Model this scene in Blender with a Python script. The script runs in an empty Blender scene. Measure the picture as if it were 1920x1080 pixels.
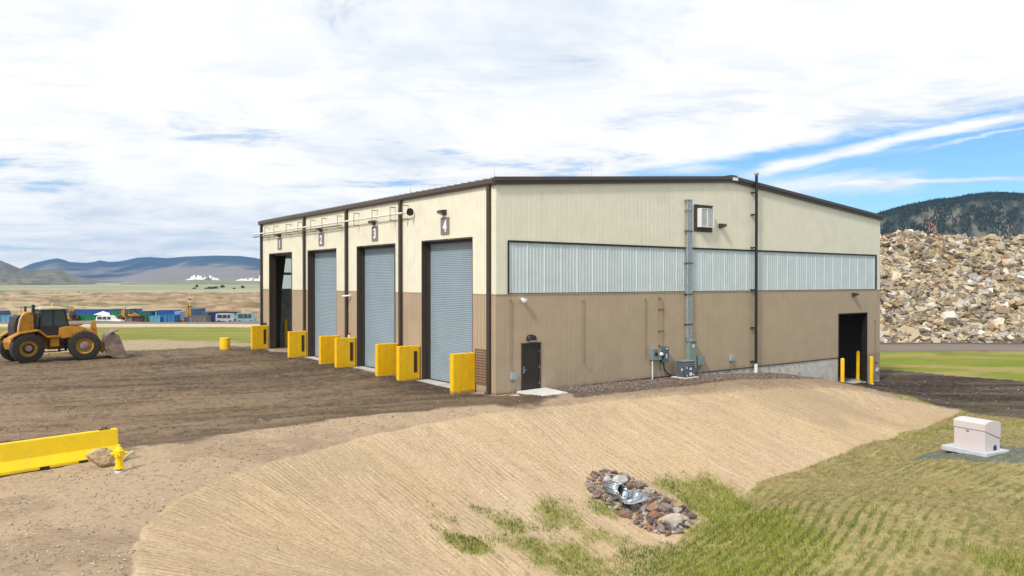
import bpy, bmesh, math, random
import numpy as np
from mathutils import Vector, Matrix
random.seed(7)
S = bpy.context.scene
COL = S.collection
# ------------------------------------------------------------ camera
F, HY, CH = 1448.0, 527.5, 5.10          # focal length (px of 1920), horizon row, camera height
cam = bpy.data.cameras.new('camera'); camo = bpy.data.objects.new('camera', cam); COL.objects.link(camo)
camo.location = (0, 0, CH)
camo.rotation_euler = (math.radians(90) - math.atan((540 - HY) / F), 0, 0)
cam.sensor_width = 36; cam.lens = 36 * F / 1920; cam.clip_start = 0.2; cam.clip_end = 30000
S.camera = camo
S.render.resolution_x, S.render.resolution_y = 1024, 576
S.view_settings.view_transform = 'Standard'; S.view_settings.look = 'None'
S.view_settings.exposure = 0.10; S.view_settings.gamma = 1.0
S.cycles.max_bounces = 6; S.cycles.volume_bounces = 0
# ------------------------------------------------------------ sun
SUN = Vector((-0.44, -0.64, 0.78)).normalized()
sl = bpy.data.lights.new('sun', 'SUN'); sl.energy = 3.1; sl.angle = math.radians(7); sl.color = (1, .96, .89)
so = bpy.data.objects.new('sun', sl); COL.objects.link(so)
so.rotation_euler = SUN.to_track_quat('Z', 'Y').to_euler()
# ------------------------------------------------------------ world: sky with a high cloud deck
Wd = bpy.data.worlds.new('World'); S.world = Wd; Wd.use_nodes = True
nt = Wd.node_tree; nt.nodes.clear()
class N:
    def __init__(s, tree): s.t = tree
    def n(s, typ, **kw):
        o = s.t.nodes.new(typ)
        for k, v in kw.items():
            if k.startswith('i_'): o.inputs[int(k[2:])].default_value = v
            else: setattr(o, k, v)
        return o
    def _in(s, sock, v):
        if v is None: return
        if isinstance(v, bpy.types.NodeSocket): s.t.links.new(v, sock)
        else: sock.default_value = v
    def m(s, op, a, b=None, c=None, clamp=False):
        o = s.t.nodes.new('ShaderNodeMath'); o.operation = op; o.use_clamp = clamp
        for i, v in enumerate((a, b, c)): s._in(o.inputs[i], v)
        return o.outputs[0]
    def comb(s, x, y, z):
        o = s.t.nodes.new('ShaderNodeCombineXYZ')
        for i, v in enumerate((x, y, z)): s._in(o.inputs[i], v)
        return o.outputs[0]
    def noise(s, vec, scale, detail=4, rough=.55, dist=0):
        o = s.t.nodes.new('ShaderNodeTexNoise'); s._in(o.inputs['Vector'], vec)
        o.inputs['Scale'].default_value = scale; o.inputs['Detail'].default_value = detail
        o.inputs['Roughness'].default_value = rough; o.inputs['Distortion'].default_value = dist
        return o.outputs['Fac']
    def mr(s, v, a, b, c=0., d=1., smooth=True):
        o = s.t.nodes.new('ShaderNodeMapRange'); o.interpolation_type = 'SMOOTHSTEP' if smooth else 'LINEAR'
        s._in(o.inputs[0], v)
        for i, q in enumerate((a, b, c, d)): o.inputs[i + 1].default_value = q
        return o.outputs[0]
    def mix(s, f, a, b, blend='MIX'):
        o = s.t.nodes.new('ShaderNodeMix'); o.data_type = 'RGBA'; o.blend_type = blend
        s._in(o.inputs[0], f)
        for i, v in ((6, a), (7, b)):
            if isinstance(v, tuple) and len(v) == 3: v = v + (1,)
            s._in(o.inputs[i], v)
        return o.outputs[2]
w = N(nt)
sky = w.n('ShaderNodeTexSky', sky_type='NISHITA', sun_disc=False)
sky.sun_elevation = math.asin(SUN.z); sky.sun_rotation = math.atan2(SUN.x, SUN.y); sky.altitude = 1200
sky.air_density = 1.0; sky.dust_density = .6; sky.ozone_density = 1.5
tc = w.n('ShaderNodeTexCoord'); sp = w.n('ShaderNodeSeparateXYZ'); nt.links.new(tc.outputs['Generated'], sp.inputs[0])
dx, dy, dz = sp.outputs
inv = w.m('DIVIDE', 1.0, w.m('ADD', w.m('MAXIMUM', dz, 0.0), 0.10))
deck = w.comb(w.m('MULTIPLY', dx, inv), w.m('MULTIPLY', dy, inv), 0.0)          # flat cloud layer seen from below
hor = w.m('MAXIMUM', w.m('ABSOLUTE', dy), 0.05)
a_ = w.m('DIVIDE', dx, hor); e_ = w.m('DIVIDE', dz, hor)                         # bearing and height above the horizon
n1 = w.noise(deck, 0.55, 6, .6, .6)
n2 = w.noise(w.comb(w.m('MULTIPLY', dx, inv), w.m('MULTIPLY', w.m('MULTIPLY', dy, inv), 1.0), 3.7), 1.5, 8, .62, .5)
n3 = w.noise(w.comb(w.m('MULTIPLY', a_, 2.2), w.m('MULTIPLY', e_, 13.), 0.7), 2.2, 6, .6, .3)
n3b = w.noise(w.comb(w.m('MULTIPLY', a_, 3.0), w.m('MULTIPLY', w.m('SUBTRACT', e_, w.m('MULTIPLY', a_, .22)), 26.), 5.2), 2.4, 7, .65, .2)
# clear wedge in the north-east: below this line there is blue sky
edge = w.m('ADD', w.m('MULTIPLY', w.m('SUBTRACT', a_, .138), .175), .140)
under = w.m('ADD', w.m('SUBTRACT', edge, e_), w.m('MULTIPLY', w.m('SUBTRACT', n3, .5), .045))
wedge = w.m('MULTIPLY', w.mr(under, -.006, .012), w.mr(a_, .06, .16))
def streak(a0, e0, slope, width, alo, ahi, amp):
    d = w.m('ABSOLUTE', w.m('SUBTRACT', w.m('ADD', w.m('MULTIPLY', w.m('SUBTRACT', a_, a0), slope), e0),
                            w.m('ADD', e_, w.m('MULTIPLY', w.m('SUBTRACT', n3, .5), .03))))
    g = w.mr(w.m('ADD', d, w.m('MULTIPLY', w.m('SUBTRACT', n3b, .5), width * 1.6)), width, 0.0)
    return w.m('MULTIPLY', w.m('MULTIPLY', g, w.m('MULTIPLY', w.mr(a_, alo, alo + .08), w.mr(a_, ahi, ahi - .08))), amp)
st = streak(.318, .140, .225, .013, .27, 1.4, 1.0)
st = w.m('ADD', st, streak(.36, .122, .05, .020, .28, .56, .75))
st = w.m('ADD', st, streak(.47, .128, .05, .005, .40, .72, .9))
st = w.m('ADD', st, streak(.20, .143, .03, .008, .15, .31, .6))
st = w.m('ADD', st, streak(.60, .185, .25, .004, .50, .90, .5))
st = w.m('ADD', st, w.m('MULTIPLY', w.mr(n3b, .52, .85), .35))
st = w.m('MINIMUM', st, 1.0)
# small blue gaps low in the west
lowb = w.m('MULTIPLY', w.mr(n3, .56, .66), w.m('MULTIPLY', w.mr(e_, .24, .14), w.mr(e_, .0, .05)))
lowb = w.m('MULTIPLY', lowb, .8)
hib = w.m('MULTIPLY', w.mr(n2, .62, .76), .5)
clear = w.m('MAXIMUM', w.m('MULTIPLY', wedge, w.m('SUBTRACT', 1.0, st)), w.m('MULTIPLY', w.m('MAXIMUM', lowb, hib), w.m('SUBTRACT', 1.0, wedge)))
skyc = w.mix(1.0, sky.outputs[0], (.080, .115, .140), 'MULTIPLY')
# cloud brightness: white with faint blue-grey undersides
g1 = w.mr(w.m('ADD', w.m('MULTIPLY', n1, .55), w.m('MULTIPLY', n2, .45)), .44, .64)
g1 = w.m('MAXIMUM', g1, w.m('MULTIPLY', w.mr(n3, .46, .66), w.mr(e_, .42, .12)))
cl = w.mix(g1, (1.06, 1.055, 1.035), (.72, .785, .88))
out = w.mix(clear, cl, skyc)
bg = w.n('ShaderNodeBackground'); nt.links.new(out, bg.inputs[0]); bg.inputs[1].default_value = 1.0
wo = w.n('ShaderNodeOutputWorld'); nt.links.new(bg.outputs[0], wo.inputs[0])

# ------------------------------------------------------------ helpers
def mat(name, col, rough=.6, metal=0., var=.12, scale=3., bump=0., bscale=20., spec=.4, dirt=None, dscale=1.2, stretch=None, streak=0., splash=None):
    m = bpy.data.materials.new(name); m.use_nodes = True; t = m.node_tree
    b = t.nodes['Principled BSDF']; k = N(t)
    b.inputs['Roughness'].default_value = rough; b.inputs['Metallic'].default_value = metal
    b.inputs['Specular IOR Level'].default_value = spec
    co = k.n('ShaderNodeTexCoord').outputs['Object']
    if stretch:
        mp = k.n('ShaderNodeMapping'); t.links.new(co, mp.inputs[0]); mp.inputs['Scale'].default_value = stretch; co = mp.outputs[0]
    nz = k.noise(co, scale, 5, .6)
    lo = tuple(c * (1 - var) for c in col); hi = tuple(min(1, c * (1 + var)) for c in col)
    c = k.mix(k.mr(nz, .3, .7), lo, hi)
    if dirt:
        nd = k.noise(co, dscale, 6, .65, .4)
        c = k.mix(k.mr(nd, .50, .72, 0, dirt[3] if len(dirt) > 3 else .6), c, tuple(dirt[:3]))
    if streak:                                    # rain streaks: noise drawn out vertically
        mp = k.n('ShaderNodeMapping'); t.links.new(k.n('ShaderNodeTexCoord').outputs['Object'], mp.inputs[0]); mp.inputs['Scale'].default_value = (3.2, 3.2, .12)
        c = k.mix(k.mr(k.noise(mp.outputs[0], 1.0, 5, .65), .50, .78, 0, streak), c, tuple(q * .62 for q in col))
    if splash:                                    # mud splashed up from the ground
        z_ = k.n('ShaderNodeSeparateXYZ'); t.links.new(k.n('ShaderNodeTexCoord').outputs['Object'], z_.inputs[0])
        sc_ = k.noise(k.n('ShaderNodeTexCoord').outputs['Object'], 2.6, 6, .7)
        c = k.mix(k.mr(k.m('ADD', z_.outputs[2], k.m('MULTIPLY', sc_, splash[0] * 1.6)), splash[0] * 1.25, splash[0] * .75, 0, splash[1]), c, splash[2])
    t.links.new(c, b.inputs['Base Color'])
    rr = k.mr(nz, .2, .8, max(0, rough - .08), min(1, rough + .08)); t.links.new(rr, b.inputs['Roughness'])
    if bump:
        bn = k.n('ShaderNodeBump'); bn.inputs['Strength'].default_value = bump; bn.inputs['Distance'].default_value = .02
        t.links.new(k.noise(co, bscale, 4, .6), bn.inputs['Height']); t.links.new(bn.outputs[0], b.inputs['Normal'])
    return m
def attr_mat(name, rough=.9, attr='Col', fine=.18, fscale=9., bump=.5, bscale=14., spec=.15, rnd=None):
    m = bpy.data.materials.new(name); m.use_nodes = True; t = m.node_tree
    b = t.nodes['Principled BSDF']; k = N(t)
    b.inputs['Roughness'].default_value = rough; b.inputs['Specular IOR Level'].default_value = spec
    at = k.n('ShaderNodeAttribute'); at.attribute_name = attr
    co = k.n('ShaderNodeNewGeometry').outputs['Position']
    nz = k.noise(co, fscale, 6, .7)
    v = k.mr(nz, .25, .75, 1 - fine, 1 + fine, False)
    vv = k.comb(v, v, v)
    c = k.mix(1.0, at.outputs['Color'], vv, 'MULTIPLY')
    t.links.new(c, b.inputs['Base Color'])
    if bump:
        bn = k.n('ShaderNodeBump'); bn.inputs['Strength'].default_value = bump; bn.inputs['Distance'].default_value = .03
        t.links.new(k.noise(co, bscale, 5, .65), bn.inputs['Height']); t.links.new(bn.outputs[0], b.inputs['Normal'])
    return m
class MB:
    def __init__(s): s.v = []; s.f = []
    def add(s, vs, fs):
        o = len(s.v); s.v += [tuple(p) for p in vs]; s.f += [tuple(o + i for i in f) for f in fs]; return s
    def box(s, x0, x1, y0, y1, z0, z1):
        return s.add([(x, y, z) for z in (z0, z1) for y in (y0, y1) for x in (x0, x1)],
                     [(0, 2, 3, 1), (4, 5, 7, 6), (0, 1, 5, 4), (2, 6, 7, 3), (0, 4, 6, 2), (1, 3, 7, 5)])
    def hexa(s, bot, top):                       # two quads, same winding (ccw from above)
        return s.add(list(bot) + list(top), [(3, 2, 1, 0), (4, 5, 6, 7), (0, 1, 5, 4), (1, 2, 6, 5), (2, 3, 7, 6), (3, 0, 4, 7)])
    def prism(s, poly, axis, a, b):              # 2-D outline swept along an axis; outline coordinates are the other two axes
        def p(q, t):
            return {'x': (t, q[0], q[1]), 'y': (q[0], t, q[1]), 'z': (q[0], q[1], t)}[axis]
        n = len(poly); vs = [p(q, a) for q in poly] + [p(q, b) for q in poly]
        fs = [tuple(range(n))[::-1], tuple(range(n, 2 * n))] + [(i, (i + 1) % n, n + (i + 1) % n, n + i) for i in range(n)]
        return s.add(vs, fs)
    def tube(s, p0, p1, r, n=10, r1=None, caps=True):
        p0, p1 = Vector(p0), Vector(p1); d = (p1 - p0).normalized()
        a = d.orthogonal().normalized(); b = d.cross(a); r1 = r if r1 is None else r1
        vs = []
        for p, q in ((p0, r), (p1, r1)):
            for i in range(n):
                t = 2 * math.pi * i / n; vs.append(p + q * (math.cos(t) * a + math.sin(t) * b))
        fs = [(i, (i + 1) % n, n + (i + 1) % n, n + i) for i in range(n)]
        if caps: fs += [tuple(range(n))[::-1], tuple(range(n, 2 * n))]
        return s.add(vs, fs)
    def path(s, pts, r, n=8):
        for a, b in zip(pts, pts[1:]): s.tube(a, b, r, n)
        return s
    def lathe(s, prof, c=(0, 0, 0), n=24, axis='z', caps=True):   # prof: (radius, height)
        vs = []
        for r, h in prof:
            for i in range(n):
                t = 2 * math.pi * i / n; x, y = r * math.cos(t), r * math.sin(t)
                q = {'z': (x, y, h), 'y': (x, h, y), 'x': (h, x, y)}[axis]
                vs.append((q[0] + c[0], q[1] + c[1], q[2] + c[2]))
        m = len(prof); fs = []
        for j in range(m - 1):
            for i in range(n): fs.append((j * n + i, j * n + (i + 1) % n, (j + 1) * n + (i + 1) % n, (j + 1) * n + i))
        if caps: fs += [tuple(range(n))[::-1], tuple(range((m - 1) * n, m * n))]
        return s.add(vs, fs)
    def beam(s, p0, p1, w, h):                   # w sideways, h upwards
        p0, p1 = Vector(p0), Vector(p1); d = (p1 - p0).normalized()
        up = Vector((0, 0, 1)) if abs(d.z) < .95 else Vector((1, 0, 0))
        a = d.cross(up).normalized() * w / 2; b = a.cross(d).normalized() * h / 2
        return s.add([p0 - a - b, p0 + a - b, p0 + a + b, p0 - a + b, p1 - a - b, p1 + a - b, p1 + a + b, p1 - a + b],
                     [(3, 2, 1, 0), (4, 5, 6, 7), (0, 1, 5, 4), (1, 2, 6, 5), (2, 3, 7, 6), (3, 0, 4, 7)])
    def build(s, name, m, parent=None, bevel=0, smooth=False, loc=None, kind=None):
        me = bpy.data.meshes.new(name); me.from_pydata(s.v, [], s.f); me.update()
        bm = bmesh.new(); bm.from_mesh(me); bmesh.ops.recalc_face_normals(bm, faces=bm.faces); bm.to_mesh(me); bm.free()
        me.materials.append(m); o = bpy.data.objects.new(name, me); COL.objects.link(o)
        if parent: o.parent = parent
        if loc: o.location = loc
        if smooth:
            me.polygons.foreach_set('use_smooth', [True] * len(me.polygons))
            try: me.set_sharp_from_angle(angle=math.radians(35))
            except Exception: pass
        if bevel:
            b = o.modifiers.new('bevel', 'BEVEL'); b.width = bevel; b.segments = 2; b.limit_method = 'ANGLE'; b.harden_normals = False
        if kind: o['kind'] = kind
        return o
def tag(o, label, cat, group=None, kind=None):
    o['label'] = label; o['category'] = cat
    if group: o['group'] = group
    if kind: o['kind'] = kind
    return o
def thing(name, label, cat, loc=(0, 0, 0), rz=0, group=None):
    o = bpy.data.objects.new(name, None); COL.objects.link(o); o.location = loc; o.rotation_euler = (0, 0, rz)
    o.empty_display_size = .2
    return tag(o, label, cat, group)
def copy_tree(o, parent=None):
    c = o.copy(); COL.objects.link(c); c.parent = parent
    for ch in list(o.children): copy_tree(ch, c)
    return c
# ---- numpy noise
def _h(ix, iy, seed):
    with np.errstate(over='ignore'):
        v = (ix.astype(np.int64) * 374761393 + iy.astype(np.int64) * 668265263 + seed * 1442695041) & 0xffffffff
        v = ((v ^ (v >> 13)) * 1274126177) & 0xffffffff
        v = (v ^ (v >> 16)) & 0xffffffff
    return v.astype(np.float64) / 4294967295.0
def vn(x, y, seed=0):
    x0 = np.floor(x); y0 = np.floor(y); fx = x - x0; fy = y - y0
    fx = fx * fx * (3 - 2 * fx); fy = fy * fy * (3 - 2 * fy)
    a = _h(x0, y0, seed); b = _h(x0 + 1, y0, seed); c = _h(x0, y0 + 1, seed); d = _h(x0 + 1, y0 + 1, seed)
    return (a * (1 - fx) + b * fx) * (1 - fy) + (c * (1 - fx) + d * fx) * fy
def fbm(x, y, seed=0, oct=4, gain=.5):
    r = 0; amp = 1; tot = 0
    for i in range(oct):
        r = r + amp * vn(x * 2 ** i + 17.3 * i, y * 2 ** i - 9.1 * i, seed + i); tot += amp; amp *= gain
    return r / tot
def ss(x, a, b):
    t = np.clip((x - a) / (b - a), 0, 1); return t * t * (3 - 2 * t)
def P(px, py, z=0.):                           # a point of the ground plane at height z
    d = (CH - z) * F / (py - HY); return ((px - 960) / F * d, d)
def sdpoly(X, Y, poly):
    D = np.full(X.shape, 1e9); inside = np.zeros(X.shape, bool); n = len(poly)
    for i in range(n):
        (x0, y0), (x1, y1) = poly[i], poly[(i + 1) % n]
        ex, ey = x1 - x0, y1 - y0
        t = np.clip(((X - x0) * ex + (Y - y0) * ey) / (ex * ex + ey * ey + 1e-12), 0, 1)
        D = np.minimum(D, np.hypot(X - x0 - t * ex, Y - y0 - t * ey))
        if y0 != y1: inside ^= ((Y >= y0) != (Y >= y1)) & (X < x0 + (Y - y0) * ex / (y1 - y0))
    return np.where(inside, D, -D)
def dline(X, Y, pl):                           # distance to and arc length along a polyline
    D = np.full(X.shape, 1e9); Sg = np.zeros(X.shape); acc = 0
    for (x0, y0), (x1, y1) in zip(pl, pl[1:]):
        ex, ey = x1 - x0, y1 - y0; L = math.hypot(ex, ey)
        t = np.clip(((X - x0) * ex + (Y - y0) * ey) / (L * L), 0, 1)
        d = np.hypot(X - x0 - t * ex, Y - y0 - t * ey); m = d < D
        Sg = np.where(m, acc + t * L, Sg); D = np.where(m, d, D); acc += L
    return D, Sg
def smooth_line(pts, n=6):
    out = []
    for i in range(len(pts) - 1):
        p0 = pts[max(i - 1, 0)]; p1 = pts[i]; p2 = pts[i + 1]; p3 = pts[min(i + 2, len(pts) - 1)]
        for k in range(n):
            t = k / n
            out.append(tuple(.5 * (2 * p1[j] + (p2[j] - p0[j]) * t + (2 * p0[j] - 5 * p1[j] + 4 * p2[j] - p3[j]) * t * t
                                   + (3 * p1[j] - p0[j] - 3 * p2[j] + p3[j]) * t ** 3) for j in range(2)))
    out.append(tuple(pts[-1])); return out
def srgb(r, g, b, k=1.0):                      # picture colour -> linear
    f = lambda c: (c / 255 / 12.92 if c / 255 <= .04045 else ((c / 255 + .055) / 1.055) ** 2.4) * k
    return (f(r), f(g), f(b))

# ------------------------------------------------------------ terrain heights
BC = Vector((-.72, 34.7, 0)); TH = math.atan2(.5986, .801)      # near corner of the building and its turn
def uv(u, v): return (BC.x + .801 * u - .5986 * v, BC.y + .5986 * u + .801 * v)
def to_uv(X, Y):
    a = X - BC.x; b = Y - BC.y; return a * .801 + b * .5986, -a * .5986 + b * .801
cp = []
def cpx(px, py, z): x, y = P(px, py, z); cp.append((x, y, z))
crest_px = [(225, 1120, 0), (240, 1080, 0), (262, 1000, 0), (320, 945, 0), (400, 905, 0), (500, 870, 0), (600, 843, 0), (700, 815, 0), (800, 796, 0), (920, 775, 0), (1040, 762, 0),
            (1160, 750, -.02), (1280, 741, -.08), (1400, 733, -.2), (1480, 728, -.45), (1560, 727, -.95), (1650, 742, -1.35), (1720, 753, -1.7), (1810, 769, -2.1)]
for c in crest_px: cpx(*c)
CREST = smooth_line([P(*c) for c in crest_px])
# the bank: one even batter falling away from the crest
_ck = [(P(*c), c[2]) for c in crest_px]
for i in range(1, len(_ck) - 1):
    (ax, ay), _z0 = _ck[i - 1]; (bx, by), _z1 = _ck[i + 1]; (mx, my), mz = _ck[i]
    L_ = math.hypot(bx - ax, by - ay); nx, ny = (by - ay) / L_, -(bx - ax) / L_; fl_ = float(np.interp(i, [0, 9, 12, 18], [-2.95, -2.95, -2.7, -2.1]))
    for D_ in (.6, 1.4, 2.4, 3.6, 5.0, 6.4, 7.8):
        zz = mz - .365 * max(D_ - .15, 0)
        if zz < fl_ or (i > 13 and D_ > 5.2) or (i < 3 and D_ > 5): continue
        cp.append((mx + nx * D_, my + ny * D_, zz))
for x, y, z in [(1100, 1080, -2.95), (1290, 1000, -2.75), (1000, 1200, -2.95), (800, 1250, -2.9),
                (1400, 930, -2.55), (1330, 960, -2.7), (1300, 1080, -2.95), (1600, 852, -2.25), (1500, 890, -2.4), (1700, 815, -2.15), (1800, 785, -2.08), (1600, 950, -1.95), (1750, 950, -1.85),
                (1900, 950, -1.85), (1500, 940, -2.1), (1440, 985, -2.4), (1500, 1050, -2.5), (1600, 1080, -2.5), (1700, 1080, -2.35), (1900, 1080, -2.2), (1700, 880, -1.9), (1760, 860, -1.72),
                (1840, 870, -1.7), (1830, 835, -1.7), (1900, 880, -1.75), (1900, 790, -2.0), (1990, 830, -1.8), (2150, 850, -1.9), (2200, 1000, -2), (1400, 1080, -2.8),
                ]: cpx(x, y, z)
cp += [(-4, 9, -1.1), (-1, 9, -2.2), (2, 10, -2.95), (8, 10, -2.8), (18, 12, -2.3), (-7.5, 9, 0), (-12, 9, 0), (-20, 12, 0), (0, 4, -3), (-9, 4, -.2), (12, 4, -2.6), (28, 18, -2), (-25, 4, 0)]
for x in (-11, -16, -24, -34):
    for y in (15, 20, 26, 33, 41, 50): cp.append((x, y, 0))
for x, y in [(-9, 28), (-5, 31), (-7, 36), (-3, 33), (-12, 56), (-20, 58), (-28, 58), (-40, 57), (-50, 45), (-50, 25)]: cp.append((x, y, 0))
for u, z in [(0, 0), (3, 0), (6, -.01), (9, -.04), (12, -.08), (15, -.2), (17.5, -.28), (19.5, -.38), (22, -.72), (24.5, -1.1), (27, -1.62)]: x, y = uv(u, -.25); cp.append((x, y, z))
for u, v, z in [(10, -1.2, -.04), (16, -1.6, -.16), (20, -1.6, -.4), (24, -1.6, -1.0), (29, -.5, -1.93), (31, -.5, -1.95), (33, -.5, -1.97), (30, -3.5, -1.95), (34, -4, -2.0), (30, 2, -1.95), (37, 2, -2.0), (38, -6, -2.03), (45, 0, -2.05),
                (5, 6, 0), (15, 6, -.4), (5, 15, 0), (15, 16, -.4), (5, 28, 0), (25, 10, -1.95), (25, 25, -1.9)]:
    x, y = uv(u, v); cp.append((x, y, z))
for x, y, z in [(27, 48, -2.03), (35, 45, -2.05), (30, 42, -2.05), (45, 60, -2.1), (60, 45, -2), (60, 75, -2.1), (40, 75, -2.1), (50, 85, -2.05), (75, 85, -2.05), (60, 95, -2.1), (45, 110, -2.2), (90, 110, -2.2), (0, 85, -1.5), (20, 90, -2.0),
                (-30, 70, -.15), (-45, 75, -.25), (-60, 70, -.2), (-20, 75, -.4), (-40, 95, -.75), (-60, 95, -.7), (-20, 95, -.9), (-90, 95, -.7), (-40, 112, -1.1), (-70, 112, -1.1), (-20, 112, -1.3), (-100, 112, -1.1),
                (-40, 121, -1.4), (-40, 130, -1.5), (-70, 121, -1.4), (-70, 130, -1.5), (-20, 130, -1.5), (-20, 121, -1.4), (-100, 121, -1.4), (-100, 130, -1.5), (-40, 140, -3.3), (-70, 140, -3.3), (-20, 140, -3.1), (-100, 140, -3.3), (-60, 160, -3.6), (-100, 160, -3.6), (-20, 160, -3.4),
                (-50, 200, -3.5), (0, 200, -3.2), (60, 200, -3), (120, 200, -3), (-120, 200, -3.5), (40, 140, -2.6), (100, 150, -2.6)]: cp.append((x, y, z))
cp = np.array(cp)
def _k(r2): return np.where(r2 > 1e-12, .5 * r2 * np.log(np.maximum(r2, 1e-12)), 0)
n_ = len(cp); A = np.zeros((n_ + 3, n_ + 3)); sc = 30.
qx, qy = cp[:, 0] / sc, cp[:, 1] / sc
A[:n_, :n_] = _k((qx[:, None] - qx) ** 2 + (qy[:, None] - qy) ** 2) + np.eye(n_) * 8e-5
A[:n_, n_] = 1; A[:n_, n_ + 1] = qx; A[:n_, n_ + 2] = qy; A[n_:, :n_] = A[:n_, n_:].T
Wt = np.linalg.solve(A, np.concatenate([cp[:, 2], np.zeros(3)]))
YARD = [P(-500, 1100)] + [P(*c) for c in [(-300, 915), (0, 885), (150, 862), (250, 850), (330, 838), (420, 824), (560, 806), (700, 788), (850, 772), (920, 766), (985, 766)]] + [uv(2.2, -2.4), uv(3, .3), uv(0, .3), uv(0, 33)] + [P(*c) for c in [(400, 650), (250, 657), (100, 664), (0, 668), (-400, 680)]]
GRAVEL = [uv(2.6, .3), uv(2.6, -2.3), P(1075, 752), P(1200, 737), P(1300, 724), P(1400, 713, -.15), P(1500, 713, -.6), P(1555, 722, -1.4), uv(28, -.3), uv(28, .3)]
DRIVE = [uv(28.2, 3), uv(27.9, -1.2)] + [P(*c) for c in [(1570, 728, -1.3), (1650, 744, -1.6), (1720, 756, -1.95), (1810, 771, -2.08), (1920, 790, -2.08), (2200, 830, -2.1), (2600, 800, -2.1), (2300, 716, -2.05), (1920, 715, -2.05), (1780, 705, -2.05), (1650, 692, -2.05)]] + [uv(33.5, 12), uv(33.5, 3)]
SLOPE = CREST + [P(*c) for c in [(1700, 808, -2.1), (1600, 848, -2.25), (1500, 886, -2.4), (1420, 915, -2.5), (1370, 945, -2.6), (1300, 990, -2.7), (1200, 1080, -3)]] + [(3, 12), (2, 4), (-7.5, 4), (-7.2, 12)]
ROWS = smooth_line([P(*c) for c in [(1120, 1100, -3), (1240, 1040, -2.9), (1320, 990, -2.7), (1378, 940, -2.5), (1450, 897, -2.4), (1540, 865, -2.3), (1660, 825, -2.15), (1800, 783, -2.05), (1990, 760, -2.05)]])
TRK = [smooth_line([P(*c) for c in t_]) for t_ in ([(800, 722), (640, 742), (420, 785), (150, 830), (-100, 850)], [(660, 692), (450, 712), (150, 742), (-200, 765)], [(575, 672), (380, 686), (120, 705), (-200, 712)], [(960, 762), (760, 768), (560, 790), (330, 812)],
        [(800, 724), (560, 722), (250, 738), (-150, 740)], [(270, 664), (330, 690), (500, 704), (670, 692)], [(700, 700), (520, 735), (350, 780), (200, 812)], [(500, 655), (420, 668), (260, 690), (0, 700)])]
TRK2 = [smooth_line([P(*c, -2.05) for c in t_]) for t_ in ([(1612, 716), (1700, 728), (1830, 742), (2000, 760)], [(1645, 714), (1760, 722), (1920, 735), (2100, 745)], [(1600, 722), (1720, 742), (1850, 760), (2000, 780)])]
def tracks(X, Y, lines):
    r = np.zeros(X.shape); near = Y < 75
    xs, ys = X[near], Y[near]; q = np.zeros(xs.shape)
    for i, t_ in enumerate(lines):
        D, Sg = dline(xs, ys, t_); D = D + (fbm(xs * .6, ys * .6, 200 + i, 2) - .5) * .3
        q = np.maximum(q, np.exp(-((D - .95) / .20) ** 2) * (.55 + .45 * np.sin(Sg * 2 * math.pi / .45)) * ss(vn(Sg * .25, Sg * 0 + i, 210 + i), .15, .55))
    r[near] = q; return r
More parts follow.
